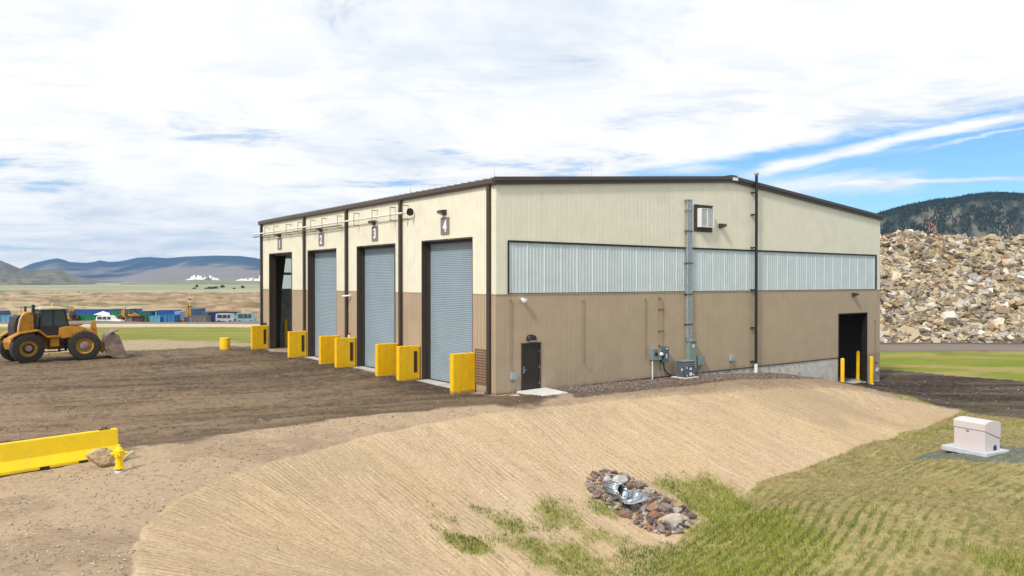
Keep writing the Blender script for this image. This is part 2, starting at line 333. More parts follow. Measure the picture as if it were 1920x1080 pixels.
def ground_z(X, Y, detail=True):
    X = np.asarray(X, float); Y = np.asarray(Y, float); sh = X.shape; x = X.ravel() / sc; y = Y.ravel() / sc
    z = Wt[n_] + Wt[n_ + 1] * x + Wt[n_ + 2] * y
    near = (Y.ravel() < 260) & (np.abs(X.ravel()) < 240)
    xs, ys = x[near], y[near]; acc = np.zeros(xs.shape)
    for i in range(n_): acc += Wt[i] * _k((xs - qx[i]) ** 2 + (ys - qy[i]) ** 2)
    z[near] += acc; z[~near] = -3.3
    z = z.reshape(sh)
    far = ss(np.maximum(Y, np.abs(X) * 1.1), 165, 225)
    zf = -3.3 + ss(Y, 250, 600) * (5.0 * (fbm(X / 140, Y / 110, 5, 4) - .5)) + ss(Y, 600, 2500) * 14 * (fbm(X / 700, Y / 400, 9, 4) - .45)
    z = z * (1 - far) + zf * far
    z = np.clip(z, -3.8, 9)
    if detail:
        u, v = to_uv(X, Y)
        yd = sdpoly(X, Y, YARD); m = ss(yd, -.5, 1.0)
        inb = ss(np.minimum(np.minimum(u + .1, 33.5 - u), np.minimum(v + .1, 31.2 - v)), -.6, 0)
        rut = (fbm(X * .9 + Y * .25, Y * .55 - X * .45, 21, 3) - .5) * .10 + (fbm(X * .35, Y * 2.3 + X * .4, 22, 3) - .5) * .10
        clod = (fbm(X * 3.1, Y * 3.1, 31, 3) - .5) * .03 - tracks(X, Y, TRK) * .045
        z = z + m * (1 - inb) * ss(Y, 400, 80) * (rut + clod)
        z = np.where((u > .9) & (u < 2.9) & (v > -2.4) & (v < .2), np.minimum(z, .03), z)
        # heaped dirt along the door aprons
        heap = np.exp(-((u + 1.9) / .5) ** 2) * ss(v, 2.5, 6) * ss(v, 31, 28) * np.clip(fbm(v * .9, u * .9, 41, 3) - .42, 0, 1) * .6
        z = z + heap * m
        dr = sdpoly(X, Y, DRIVE); md = ss(dr, -.3, .8) * (1 - inb)
        z = z + md * (-tracks(X, Y, TRK2) * .05 + (fbm(X * .25 + Y * .1, Y * 1.3 - X * .25, 23, 4) - .5) * .16)
        slp = sdpoly(X, Y, SLOPE); D, Sg = dline(X, Y, CREST)
        ms = ss(slp, 0, .15)
        z = z + ms * ((vn((Sg + D * np.interp(Sg, [0, 5, 12, 22, 30], [0, .15, .2, -.1, -.35])) * 2., D * .3, 52) - .5) * .02 + (fbm(X * 3., Y * 3., 53, 3) - .5) * .03) * ss(Y, 60, 40)
        other = (1 - m) * (1 - ms) * (1 - md) * (1 - inb)
        z = z + other * (fbm(X * 1.7, Y * 1.7, 61, 4) - .5) * .09 * ss(Y, 300, 60)
        Dr, Sr = dline(X, Y, ROWS); mr = ss(-slp, .1, .6) * ss(Y, 45, 40) * ss(X, 4.5, 6.5) * (1 - md)
        z = z + mr * .016 * ss(fbm(X * .5, Y * .5, 78, 3), .35, .6) * np.sin(Dr * 2 * math.pi / .36 + 5.0 * (fbm(X * .35, Y * .35, 77, 3) - .5))
    return z
# ------------------------------------------------------------ ground sheet, split by kind of surface
fa = np.arange(-.76, .7601, .0017); fa = np.concatenate([[-4, -3, -2.2, -1.6, -1.2, -1.0, -.88, -.81], fa, [.81, .88, 1.0, 1.2, 1.6, 2.2, 3, 4]])
ys = [1.2]
while ys[-1] < 9000:
    y = ys[-1]; ys.append(y + (.35 if y < 12 else min(max(1.7 * y * y / (F * 6.2), .03), .10 * y)))
ys = np.array(ys)
GX = ys[:, None] * fa[None, :]; GY = np.repeat(ys[:, None], len(fa), 1)
GZ = ground_z(GX, GY)
def blend(c, m, col):
    m = m[..., None]; return c * (1 - m) + np.asarray(col) * m
def GREEN(X, Y):                                # how green the swale is, 0..1
    g = np.zeros(np.shape(X))
    for px, py, z, rx, ry, a in [(1050, 985, -2.4, 1.2, 1.2, .75), (985, 1045, -2.6, 1.2, .9, .75), (1130, 975, -2.6, 1.0, .8, .6), (1090, 1060, -2.9, 1.4, 1.2, .7), (875, 1068, -2.6, .9, .5, 1.), (905, 955, -1.6, .55, .5, .55), (960, 1000, -2.2, 1.0, .6, .8),
                                 (1335, 945, -2.6, 1.5, 1.5, 1.15), (1395, 1005, -2.75, 1.8, 2.0, 1.25), (1290, 1050, -2.9, 2.4, 1.3, 1.0), (1480, 1045, -2.6, 2.0, 1.6, .95), (1400, 1075, -2.8, 2.6, 1.2, 1.0), (1215, 1070, -2.9, 1.6, 1.0, .8), (1140, 1020, -2.75, 1.2, .9, .6), (1040, 1075, -2.9, 1.3, .8, .7), (1260, 925, -2.3, .8, .9, .7), (1700, 1010, -2.1, 1.2, 1.8, .5),
                                 (830, 1030, -2.4, 1.3, .6, .35), (1640, 960, -2, 1, 1.2, .35), (1880, 1060, -2.2, 1.8, 1.5, .6), (1750, 925, -1.9, 1.3, .8, .35), (1720, 815, -2.1, 1.3, 1.3, .5), (1780, 800, -2.05, 1.2, 1.0, .55), (1900, 800, -2.0, 1.8, 1.8, .55), (1590, 985, -2.1, 1.5, 1.5, .35)]:
        x, y = P(px, py, z); g = np.maximum(g, a * np.exp(-(((X - x) / rx) ** 2 + ((Y - y) / ry) ** 2)))
    return g
REG = ['plain', 'embankment', 'grass_field', 'dirt_yard', 'gravel_strip', 'driveway', 'road', 'meadow']
def paint(X, Y):
    nA = fbm(X * .35, Y * .35, 101, 5, .6); nB = fbm(X * 1.8, Y * 1.8, 102, 5, .62); nC = fbm(X * 7, Y * 7, 103, 3, .6); nW = fbm(X * .06, Y * .06, 104, 4)
    shp = X.shape; reg = np.zeros(shp, int)
    # light compacted dirt
    base = np.array([.385, .285, .190])
    c = np.ones(shp + (3,)) * base
    c = blend(c, ss(nA, .45, .62) * .6, (.27, .195, .13)); c = blend(c, ss(nB, .56, .72) * .5, (.40, .31, .22)); c = blend(c, ss(nC, .62, .74) * .45, (.16, .115, .08))
    u, v = to_uv(X, Y)
    # browner strip between the gravel and the crest
    Dc, Sc = dline(X, Y, CREST)
    c = blend(c, ss(X, 0, 5) * ss(Dc, .2, .8) * .5 * ss(60 - Y, 0, 5), (.235, .170, .112))
    # tan seeded slope
    sl_ = sdpoly(X, Y, SLOPE) + (nB - .5) * .25
    m = ss(sl_ + (nC - .5) * .12, -.06, .06)
    sh_ = Sc + Dc * np.interp(Sc, [0, 5, 12, 22, 30], [0, .15, .2, -.1, -.35]); wob = (fbm(X * .5, Y * .5, 119, 3) - .5) * .25; st1 = vn((sh_ + wob) * 2.2, Dc * .25, 111); st2 = vn((sh_ + wob) * 4., Dc * .4, 112); AUX = [sh_ + wob, Dc, ss(sl_, -.02, .12)]; st3 = fbm(Sc * .8, Dc * .4, 113, 3)
    t = np.ones(shp + (3,)) * np.array([.490, .358, .215])
    t = blend(t, ss(nA, .42, .62) * .55, (.44, .33, .22))
    t = blend(t, ss(st1 * .6 + st2 * .4, .50, .78) * .18 * ss(st3, .38, .62), (.330, .245, .150))
    t = blend(t, ss(st1 * .4 + st2 * .6, .46, .22) * .15, (.68, .55, .385))
    t = blend(t, ss(nC * .5 + nB * .5, .60, .72) * .4, (.28, .20, .125))
    t = blend(t, np.exp(-(Dc / .14) ** 2) * .25 * ss(nB, .4, .6), (.55, .42, .27)); t = blend(t, ss(fbm(X * .22, Y * .22, 117, 4), .50, .66) * .45, (.36, .27, .17))
    c = blend(c, m, t); reg[sl_ > 0] = 1
    # rough seeded hill on the right, rows of seedlings
    Dr, Sr = dline(X, Y, ROWS)
    hill = (Y < 75) & (X > 3.5) & (sl_ < 0) & (sdpoly(X, Y, GRAVEL) < -.5) & (Y < 47 + 0 * X) & ((Dr < 0.001) | (X > 8) | (Y < 27)) & ~((sl_ < 0) & (v > -6.5) & (X < 22))
    mh = hill.astype(float)
    h = np.ones(shp + (3,)) * np.array([.300, .232, .122])
    h = blend(h, ss(nA, .45, .65) * .55, (.40, .32, .175)); h = blend(h, ss(nB, .55, .7) * .55, (.20, .175, .075)); h = blend(h, ss(nC, .58, .72) * .6, (.15, .12, .055)); h = blend(h, ss(nC, .42, .30) * .5, (.46, .37, .22))
    fx_, fy_ = P(1470, 985, -2.3); flank = np.exp(-(((X - fx_) / 2.8) ** 2 + ((Y - fy_) / 2.8) ** 2))
    h = h * np.array([.82, .86, .68])
    AUX += [Dr + 5.0 * (fbm(X * .35, Y * .35, 77, 3) - .5) * .36 / 6.283, mh * np.clip(.52 * ss(nB, .34, .60) * ss(nA, .33, .55) + flank * .75 * ss(nB, .28, .5), 0, .95)]
    c = blend(c, mh, h); reg[hill] = 2
    g = GREEN(X, Y); gm = ss(g + (nB - .5) * .55 + (nC - .5) * .25, .28, .75) * ((Y < 47) & (X > -5))
    gc = blend(np.ones(shp + (3,)) * np.array([.185, .205, .030]), ss(nA + nC * .3, .5, .75), (.29, .26, .085))
    c = blend(c, gm * .95, gc * .92)
    reg[(gm > .5)] = 2
    # slate gravel round the white shelter
    x0, y0 = P(1828, 848, -1.7)
    r = np.hypot((X - x0) / 2.6, (Y - y0 + .1) / 1.75) + (nB - .5) * .35
    c = blend(c, ss(r, 1.0, .9), np.array([.115, .125, .105]) * 1); c = blend(c, ss(r, 1.0, .9) * ss(nC, .5, .7) * .6, (.20, .21, .18))
    reg[r < .95] = 4
    # dark worked yard
    yd = sdpoly(X, Y, YARD) + (nA - .5) * 2.6 + (nB - .5) * .9
    m = ss(yd, -.25, .45) * (Y < 75)
    run = fbm(X * .20 + Y * .12, Y * 1.25 - X * .5, 121, 5, .6); run2 = fbm(X * .5, Y * 2.6 - X * .9, 122, 4, .6)
    big = fbm(X * .07 + Y * .05, Y * .22 - X * .12, 123, 4, .55); t = np.ones(shp + (3,)) * np.array([.166, .119, .081]); t = blend(t, ss(big, .46, .62) * .7, (.245, .188, .135)); t = blend(t, ss(big, .46, .33) * .6, (.095, .072, .054))
    t = blend(t, ss(run, .44, .62) * .45, (.215, .162, .115)); t = blend(t, ss(run2, .52, .72) * .35, (.26, .20, .148)); t = blend(t, ss(run2, .42, .26) * .65, (.062, .046, .034))
    t = blend(t, ss(run, .42, .30) * .6, (.085, .064, .048))
    t = blend(t, ss(nC, .60, .72) * .5, (.24, .19, .14)); t = blend(t, ss(nC, .42, .28) * .4, (.06, .046, .035))
    low = np.exp(-(np.clip(yd, 0, 9) / 1.6) ** 2); t = blend(t, low * .55, (.085, .064, .050))   # freshly placed dark gravel near the edge
    t = t * np.array([.86, .81, .73]) * (1 + .25 * ss(X, -4, -16) * ss(Y, 45, 25))[..., None]; t = blend(t, tracks(X, Y, TRK) * .75, (.060, .045, .034)); apron = np.exp(-((u + 1.3) / 1.6) ** 2) * (v > 0) * (v < 32) * ss(nB + nA * .5, .6, .85); t = blend(t, apron * .7, (.055, .042, .033))
    c = blend(c, m, t); reg[(m > .5)] = 3
    # gravel by the gable wall
    gv = sdpoly(X, Y, GRAVEL) + (nB - .5) * .35; m = ss(gv, -.05, .12)
    t = blend(np.ones(shp + (3,)) * np.array([.150, .112, .092]), ss(nC, .45, .7) * .7, (.20, .155, .13)); t = t * .82; t = blend(t, ss(nC, .42, .3) * .6, (.05, .038, .032))
    c = blend(c, m, t); reg[gv > 0] = 4
    # dark drive on the right
    dv = sdpoly(X, Y, DRIVE) + (nA - .5) * 1.0 + (nB - .5) * .5; m = ss(dv, -.1, .2)
    run = fbm(X * .12 + Y * .05, Y * 1.1 - X * .1, 131, 5, .6)
    t = blend(np.ones(shp + (3,)) * np.array([.058, .043, .034]), ss(run, .45, .62) * .75, (.125, .095, .074)); t = blend(t, ss(run, .42, .28) * .7, (.024, .018, .014)); t = blend(t, ss(nC, .6, .74) * .4, (.14, .11, .09))
    t = blend(t, tracks(X, Y, TRK2) * .8, (.016, .012, .010)); c = blend(c, m, t); reg[dv > 0] = 5
    # meadow east of the building, road below the rubble
    east = (X > 8) & (Y > 47) & (dv < 0) & (u > 34)
    tt = blend(np.ones(shp + (3,)) * np.array([.185, .215, .030]), ss(nA, .42, .62) * .5, (.125, .165, .022))
    tt = blend(tt, ss(fbm(X * .12, Y * .5, 141, 4) + .16 * ss(Y, 66, 54), .52, .66) * .8, (.32, .25, .10))
    c = blend(c, east.astype(float), tt); reg[east] = 7
    rd = ss(Y + (nA - .5) * 1.5, 78.2, 78.8) * ss(Y + (nA - .5) * 1.2, 91.5, 90.5) * (X > 8)
    tt = blend(np.ones(shp + (3,)) * np.array([.19, .155, .125]), np.exp(-((Y - 78.8) / .9) ** 2) + np.exp(-((Y - 90.2) / 1.6) ** 2) * 1.0 > .5, (.05, .042, .036)) if False else np.ones(shp + (3,)) * np.array([.20, .165, .135])
    tt = blend(tt, np.clip(np.exp(-((Y - 79.0) / .7) ** 2) + np.exp(-((Y - 89.6) / 2.0) ** 2), 0, 1) * .8, (.055, .045, .038))
    tt = blend(tt, ss(fbm(X * .1, Y * 1.2, 151, 3), .5, .7) * .4, (.26, .22, .18))
    c = blend(c, rd, tt); reg[rd > .5] = 6
    # land west of the yard: tan verge, grass, cream verge, road
    west = ((X < 2) | (v > 31)) & (Y > 50) & (m < .5) & (reg != 3) & ~east & (X < 8 + (Y - 78) * .1)
    tw = np.ones(shp + (3,)) * np.array([.36, .285, .185]); tw = blend(tw, ss(nB, .5, .7) * .5, (.24, .19, .11))
    g1 = ss(Y + (nW - .5) * 16 + (nA - .5) * 5, 62.5, 66.5) * ss(Y + (nW - .5) * 10 + (nA - .5) * 5 - ss(X, -55, -42) * 13, 98, 92)
    gg = blend(np.ones(shp + (3,)) * np.array([.190, .205, .040]), ss(fbm(X * .08, Y * .3, 161, 4), .45, .6) * .65, (.28, .25, .075)); gg = blend(gg, ss(nA, .55, .7) * .35, (.12, .155, .03))
    tw = blend(tw, g1, gg)
    tw = blend(tw, ss(Y, 99, 103) * ss(Y, 114, 112.5), (.52, .43, .30))
    tw = blend(tw, ss(Y, 112.5, 113.5) * ss(Y, 131.5, 130.5), (.19, .155, .135))
    tw = blend(tw, ss(Y, 131, 135), (.30, .25, .19))
    far = fbm(X * .012, Y * .02, 171, 5); far2 = fbm(X * .05, Y * .09, 172, 4)
    fd = blend(np.ones(shp + (3,)) * np.array([.335, .225, .130]), ss(far, .45, .56) * .8, (.43, .345, .20)); fd = blend(fd, ss(far2, .50, .60) * .85, (.19, .185, .08)); fd = blend(fd, ss(far2, .44, .34) * .7, (.23, .145, .085)); f3 = fbm(X * .16, Y * .06, 173, 3); fd = blend(fd, ss(f3, .58, .70) * .8, (.11, .105, .05)); fd = blend(fd, ss(f3, .40, .30) * .6, (.47, .37, .24))
    tw = blend(tw, ss(Y, 165, 200), fd)
    pale = fbm(X * .003, Y * .002, 181, 4)
    pf = blend(np.ones(shp + (3,)) * np.array([.36, .33, .225]), ss(pale, .45, .6) * .8, (.26, .27, .17)); pf = blend(pf, ss(pale, .42, .3) * .6, (.42, .36, .27))
    tw = blend(tw, ss(Y + (far - .5) * 400, 560, 760), pf)
    c = blend(c, (west | (Y > 130)).astype(float), tw)
    ww = west | (Y > 130)
    reg[ww] = 0; reg[ww & (g1 > .5)] = 7; reg[ww & (Y > 113) & (Y < 131)] = 6; 
    return c, reg, AUX
GC, GR, GA = paint(GX, GY)
def ground_mat():
    m = bpy.data.materials.new('ground_surface'); m.use_nodes = True; t = m.node_tree; b = t.nodes['Principled BSDF']; k = N(t)
    b.inputs['Roughness'].default_value = .95; b.inputs['Specular IOR Level'].default_value = .12
    at = k.n('ShaderNodeAttribute'); at.attribute_name = 'Col'; c = at.outputs['Color']
    def vec(nm):
        a = k.n('ShaderNodeAttribute'); a.attribute_name = nm; q = k.n('ShaderNodeSeparateXYZ'); t.links.new(a.outputs['Vector'], q.inputs[0]); return q.outputs
    s_, d_, sm = vec('bank'); r_, rs_, _ = vec('rows'); pos = k.n('ShaderNodeNewGeometry').outputs['Position']
    fine = k.noise(pos, 11., 6, .72); mid = k.noise(pos, 1.6, 5, .6)
    # drill furrows running down the bank
    f1 = k.noise(k.comb(k.m('MULTIPLY', s_, 8.5), k.m('MULTIPLY', d_, .42), 1.3), 1.0, 4, .7)
    f2 = k.noise(k.comb(k.m('MULTIPLY', s_, 26.), k.m('MULTIPLY', d_, 1.3), 7.1), 1.0, 3, .6)
    sn = k.m('SINE', k.m('MULTIPLY', k.m('ADD', s_, k.m('MULTIPLY', mid, .10)), 2 * math.pi / .17))
    fur = k.m('ADD', k.m('ADD', k.m('ADD', k.m('MULTIPLY', f1, .42), k.m('MULTIPLY', f2, .38)), k.m('MULTIPLY', fine, .20)), k.m('MULTIPLY', k.m('MULTIPLY', sn, k.mr(mid, .35, .6)), .085))
    dk = k.m('MULTIPLY', k.mr(fur, .50, .38, 0, .62), sm); lt = k.m('MULTIPLY', k.mr(fur, .53, .67, 0, .44), sm)
    c = k.mix(dk, c, (.275, .200, .118)); c = k.mix(lt, c, (.66, .53, .36))
    # seedling rows on the hill
    rn = k.m('SINE', k.m('MULTIPLY', k.m('ADD', r_, k.m('MULTIPLY', fine, .06)), 2 * math.pi / .36))
    c = k.mix(k.m('MULTIPLY', k.mr(k.m('ADD', rn, k.m('MULTIPLY', k.m('SUBTRACT', mid, .5), 2.2)), .0, -.8), rs_), c, (.105, .120, .030))
    v = k.mr(fine, .25, .75, .74, 1.26, False); c = k.mix(1.0, c, k.comb(v, v, v), 'MULTIPLY')
    t.links.new(c, b.inputs['Base Color'])
    hgt = k.m('ADD', k.m('MULTIPLY', k.noise(pos, 16., 5, .65), .6), k.m('ADD', k.m('MULTIPLY', k.m('MULTIPLY', fur, sm), 1.0), k.m('MULTIPLY', k.m('MULTIPLY', rn, rs_), .25)))
    bn = k.n('ShaderNodeBump'); bn.inputs['Strength'].default_value = .6; bn.inputs['Distance'].default_value = .035
    t.links.new(hgt, bn.inputs['Height']); t.links.new(bn.outputs[0], b.inputs['Normal']); return m
MG = ground_mat()
nr, nc_ = GX.shape
e = .02
dzx = np.gradient(GZ, axis=1) / np.maximum(np.gradient(GX, axis=1), 1e-6)
# true normals from the surface itself, so the pieces shade as one sheet
Vx = np.stack([np.gradient(GX, axis=1), np.gradient(GY, axis=1), np.gradient(GZ, axis=1)], -1)
Vy = np.stack([np.gradient(GX, axis=0), np.gradient(GY, axis=0), np.gradient(GZ, axis=0)], -1)
NR = np.cross(Vx, Vy); NR /= np.linalg.norm(NR, axis=-1, keepdims=True); NR[NR[..., 2] < 0] *= -1
idx = np.arange(nr * nc_).reshape(nr, nc_)
quads = np.stack([idx[:-1, :-1], idx[:-1, 1:], idx[1:, 1:], idx[1:, :-1]], -1).reshape(-1, 4)
fr = GR[:-1, :-1].reshape(-1)
names = {0: 'ground', 1: 'embankment', 2: 'grassy_ground', 3: 'dirt_yard', 4: 'gravel_strip', 5: 'driveway', 6: 'road', 7: 'meadow'}
PV = np.stack([GX, GY, GZ], -1).reshape(-1, 3); PC = GC.reshape(-1, 3); PN = NR.reshape(-1, 3); A1 = np.stack([GA[0], GA[1], GA[2]], -1).reshape(-1, 3); A2 = np.stack([GA[3], GA[4], GA[4] * 0], -1).reshape(-1, 3)
def np_mesh(name, V, Fc, m, C=None, NRM=None, per_face=4, smooth=True):
    me = bpy.data.meshes.new(name); nf = len(Fc)
    me.vertices.add(len(V)); me.vertices.foreach_set('co', np.asarray(V, np.float32).ravel())
    me.loops.add(nf * per_face); me.loops.foreach_set('vertex_index', np.asarray(Fc, np.int32).ravel())
    me.polygons.add(nf); me.polygons.foreach_set('loop_start', np.arange(0, nf * per_face, per_face, dtype=np.int32))
    me.update(calc_edges=True)
    if C is not None:
        at = me.color_attributes.new('Col', 'FLOAT_COLOR', 'POINT')
        at.data.foreach_set('color', np.concatenate([C, np.ones((len(C), 1))], 1).astype(np.float32).ravel())
    me.polygons.foreach_set('use_smooth', [smooth] * nf)
    if NRM is not None: me.normals_split_custom_set_from_vertices([tuple(q) for q in NRM])
    me.materials.append(m); o = bpy.data.objects.new(name, me); COL.objects.link(o); return o
for k, nm in names.items():
    q = quads[fr == k]
    if not len(q): continue
    used, invx = np.unique(q, return_inverse=True)
    o = np_mesh(nm, PV[used], invx.reshape(-1, 4), MG, PC[used], PN[used]); o['kind'] = 'structure'
    for an, av in (('bank', A1), ('rows', A2)): q_ = o.data.attributes.new(an, 'FLOAT_VECTOR', 'POINT'); q_.data.foreach_set('vector', av[used].astype(np.float32).ravel())
gz = lambda x, y: float(ground_z(np.array([x]), np.array([y]))[0])

# ------------------------------------------------------------ mountains and foothills
MM = attr_mat('hill_surface', rough=1, fine=.10, fscale=.02, bump=0)
def ridge(name, D, prof, depth, foot_z, colf, seed, rough=.12, spur=.35, n=420, rows=70, back=.5, jag=0.):
    """prof: (pixel bearing, pixel height of the skyline) -> a real range at distance D"""
    px = np.linspace(prof[0][0], prof[-1][0], n); top = np.interp(px, [p[0] for p in prof], [p[1] for p in prof])
    a = (px - 960) / F; ztop = CH + (HY - top) / F * D
    t = np.concatenate([np.linspace(0, 1, rows), 1 + np.linspace(0, 1, 14)[1:] * back])
    T, Aa = np.meshgrid(t, a, indexing='ij'); ZT = np.repeat(ztop[None, :], len(t), 0)
    Y = D - depth + T * depth; X = Aa * D * (Y / D) ** .9999 if False else Aa * Y
    prog = np.where(T <= 1, T, np.maximum(1 - (T - 1) * .9, 0))
    u_ = X / depth; sp_ = 1 - np.abs(2 * fbm(u_ * 3.1 + T * .35, T * .7, seed, 4, .5) - 1)      # ridged spurs
    sp2 = 1 - np.abs(2 * fbm(u_ * 8 - T * .6, T * 2.2, seed + 7, 4, .55) - 1)
    shape = prog ** 1.25
    mod = (1 - spur * (1 - prog) ** .6 * (1 - sp_) * 2.2 - rough * (1 - sp2) * (1 - prog ** 6))
    Z = foot_z + (ZT - foot_z) * shape * np.clip(mod, .02, 1.2)
    Z = Z + (T <= 1) * jag * (ZT - foot_z) * (fbm(Aa * F / 4.0, T * 3, seed + 9, 3) - .5) * T
    C = colf(X, Y, Z, T, Aa * F + 960, sp_, sp2)
    R, Cn = X.shape; ix = np.arange(R * Cn).reshape(R, Cn)
    q = np.stack([ix[:-1, :-1], ix[:-1, 1:], ix[1:, 1:], ix[1:, :-1]], -1).reshape(-1, 4)
    o = np_mesh(name, np.stack([X, Y, Z], -1).reshape(-1, 3), q, MM, C.reshape(-1, 3)); o['kind'] = 'structure'; return o
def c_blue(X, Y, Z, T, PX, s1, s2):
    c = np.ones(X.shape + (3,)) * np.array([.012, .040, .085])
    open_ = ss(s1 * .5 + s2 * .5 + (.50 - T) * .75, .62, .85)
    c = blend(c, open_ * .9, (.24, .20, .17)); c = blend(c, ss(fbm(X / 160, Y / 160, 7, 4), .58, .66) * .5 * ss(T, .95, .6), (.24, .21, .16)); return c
def c_brown(X, Y, Z, T, PX, s1, s2):
    c = np.ones(X.shape + (3,)) * np.array([.16, .145, .10]); c = blend(c, ss(fbm(PX / 9., T * 7, 8, 4), .46, .58) * .75, (.075, .072, .06)); c = blend(c, ss(s2, .55, .8) * .5, (.10, .10, .07)); c = blend(c, ss(fbm(X / 90, Y / 60, 3, 4), .5, .62) * .4, (.28, .25, .17)); return c
def c_green(X, Y, Z, T, PX, s1, s2):
    c = np.ones(X.shape + (3,)) * np.array([.20, .21, .11]); c = blend(c, ss(fbm(X / 70, Y / 50, 4, 4), .5, .65) * .7, (.33, .28, .18)); c = blend(c, ss(fbm(X / 20, Y / 30, 6, 3), .63, .7) * .7, (.07, .09, .045)); return c
def c_quarry(X, Y, Z, T, PX, s1, s2):
    c = np.ones(X.shape + (3,)) * np.array([.13, .13, .115]); c = blend(c, ss(fbm(PX / 5.0, T * 3.0, 14, 4) + .12 * ss(T, .2, .8) - .2 * ss(PX, 412, 425) * ss(PX, 455, 440), .48, .56), (.78, .75, .72)); return c
def c_forest(X, Y, Z, T, PX, s1, s2):
    c = np.ones(X.shape + (3,)) * np.array([.016, .026, .021])
    rk = fbm(PX / 14., T * 9, 15, 5, .6); low = ss(T, .98, .78) * ss(T, .3, .5)
    c = blend(c, ss(rk, .48, .60) * .85 * low * ss(fbm(PX / 60., T * 4, 16, 3), .30, .5), (.17, .15, .115))
    c = blend(c, ss(fbm(PX / 3., T * 40, 17, 2), .50, .62) * .45 * low, (.10, .09, .06))
    sc_ = np.exp(-(((PX - 1747 + (T - .66) * 70) / 7) ** 2 + ((T - .68) / .07) ** 2)); c = blend(c, np.clip(sc_ * 1.3, 0, 1), (.42, .20, .10)); return c
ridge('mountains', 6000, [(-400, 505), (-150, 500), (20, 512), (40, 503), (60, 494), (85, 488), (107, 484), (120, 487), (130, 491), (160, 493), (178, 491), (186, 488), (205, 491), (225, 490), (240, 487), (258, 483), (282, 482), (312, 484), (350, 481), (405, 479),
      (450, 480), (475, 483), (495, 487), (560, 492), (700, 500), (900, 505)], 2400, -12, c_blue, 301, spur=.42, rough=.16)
ridge('foothills', 2900, [(-420, 478), (-200, 470), (-60, 477), (0, 488), (18, 495), (36, 503), (60, 506), (85, 506), (110, 506), (122, 510), (140, 518), (160, 523), (185, 527), (230, 529)], 1300, -8, c_brown, 311, spur=.3)
ridge('green_hill', 2300, [(225, 531), (290, 529), (330, 527), (365, 524), (400, 525), (440, 526), (500, 527), (600, 524), (800, 522)], 900, -6, c_green, 321, spur=.25, rough=.08)
ridge('quarry_hill', 3300, [(340, 529), (354, 520), (368, 516), (384, 517), (398, 518), (415, 526), (436, 528), (450, 523), (470, 521), (490, 517), (530, 522), (600, 528)], 400, -6, c_quarry, 331, spur=.3, rough=.3, jag=.5)
ridge('forest_mountain', 1500, [(1480, 450), (1600, 418), (1650, 398), (1680, 389), (1700, 384), (1730, 378), (1760, 373), (1790, 370), (1820, 364), (1850, 361), (1880, 360), (1920, 363), (1980, 372), (2060, 385), (2200, 420), (2350, 470)], 700, -6, c_forest, 341, spur=.12, rough=.06, n=620, rows=90)
# forest cover along the mountain: many small conifers read as one mass
def forest():
    rng = np.random.default_rng(5); V = []; Fc = []; C = []
    o = bpy.data.objects['forest_mountain'].data; nv = len(o.vertices); co = np.zeros(nv * 3); o.vertices.foreach_get('co', co); co = co.reshape(-1, 3)
    n = 620; rows = 90; G = co[:n * rows].reshape(rows, n, 3)
    k = 26000; r = (rng.random(k) ** .6 * (rows - 32) + 30); r[:1800] = rows - 1.02 - rng.random(1800) * 2; cix = rng.random(k) * (n - 2)
    ri = r.astype(int); ri = np.minimum(ri, rows - 2); ci = cix.astype(int); f1 = (r - ri)[:, None]; f2 = (cix - ci)[:, None]
    B = (G[ri, ci] * (1 - f2) + G[ri, ci + 1] * f2) * (1 - f1) + (G[ri + 1, ci] * (1 - f2) + G[ri + 1, ci + 1] * f2) * f1
    pxb = B[:, 0] / B[:, 1] * F + 960
    dens = fbm(pxb / 16., r / 9., 19, 3); keep = (dens < .50) | (r > rows - 8); keep &= (pxb > 1590) & (pxb < 2000); B = B[keep]; m = len(B)
    hgt = rng.uniform(2.2, 4.8, m); wd = hgt * .24; ang = rng.random(m) * 6.28
    vs = np.zeros((m, 6, 3)); 
    for i in range(5):
        t = ang + i * 2 * math.pi / 5; vs[:, i, 0] = B[:, 0] + wd * np.cos(t); vs[:, i, 1] = B[:, 1] + wd * np.sin(t); vs[:, i, 2] = B[:, 2] - 1
    vs[:, 5] = B; vs[:, 5, 2] += hgt
    tri = np.array([[i, (i + 1) % 5, 5] for i in range(5)])
    Fc = (np.arange(m)[:, None, None] * 6 + tri[None]).reshape(-1, 3)
    c0 = np.array([.012, .020, .015]) * rng.uniform(.6, 1.6, (m, 1)); C = np.repeat(c0[:, None, :], 6, 1).reshape(-1, 3)
    ob = np_mesh('conifer_forest', vs.reshape(-1, 3), Fc, MM, C, per_face=3, smooth=False); tag(ob, 'dark conifer forest covering the mountain behind the rubble pile', 'forest', kind='stuff')
forest()
# ------------------------------------------------------------ materials
CREAM = mat('cream_panel', (.73, .69, .545), .45, var=.04, scale=1.2, dirt=(.55, .50, .38, .3), dscale=.5, streak=.10)
TAN = mat('tan_panel', (.415, .318, .215), .5, var=.05, scale=1.0, dirt=(.36, .26, .18, .35), dscale=.45, streak=.12, splash=(.45, .5, (.22, .165, .12)))
BROWN = mat('brown_trim', (.050, .036, .027), .5, var=.15)
BROWN2 = mat('brown_trim_top', (.075, .055, .043), .42, var=.12)
BLACK = mat('black_steel', (.015, .014, .013), .5, var=.2)
ROOFM = mat('roof_panel', (.42, .40, .36), .4, metal=.2)
CONC = mat('grey_concrete', (.50, .485, .46), .85, var=.12, scale=2, bump=.3, dirt=(.26, .24, .215, .6), dscale=1.1)
CONC2 = mat('pale_concrete', (.62, .60, .56), .85, var=.08, scale=2, bump=.2, dirt=(.45, .42, .38, .5), dscale=1.5)
STAIN = mat('stained_concrete', (.55, .52, .47), .85, var=.12, scale=3, bump=.3, dirt=(.16, .12, .09, .9), dscale=3.2)
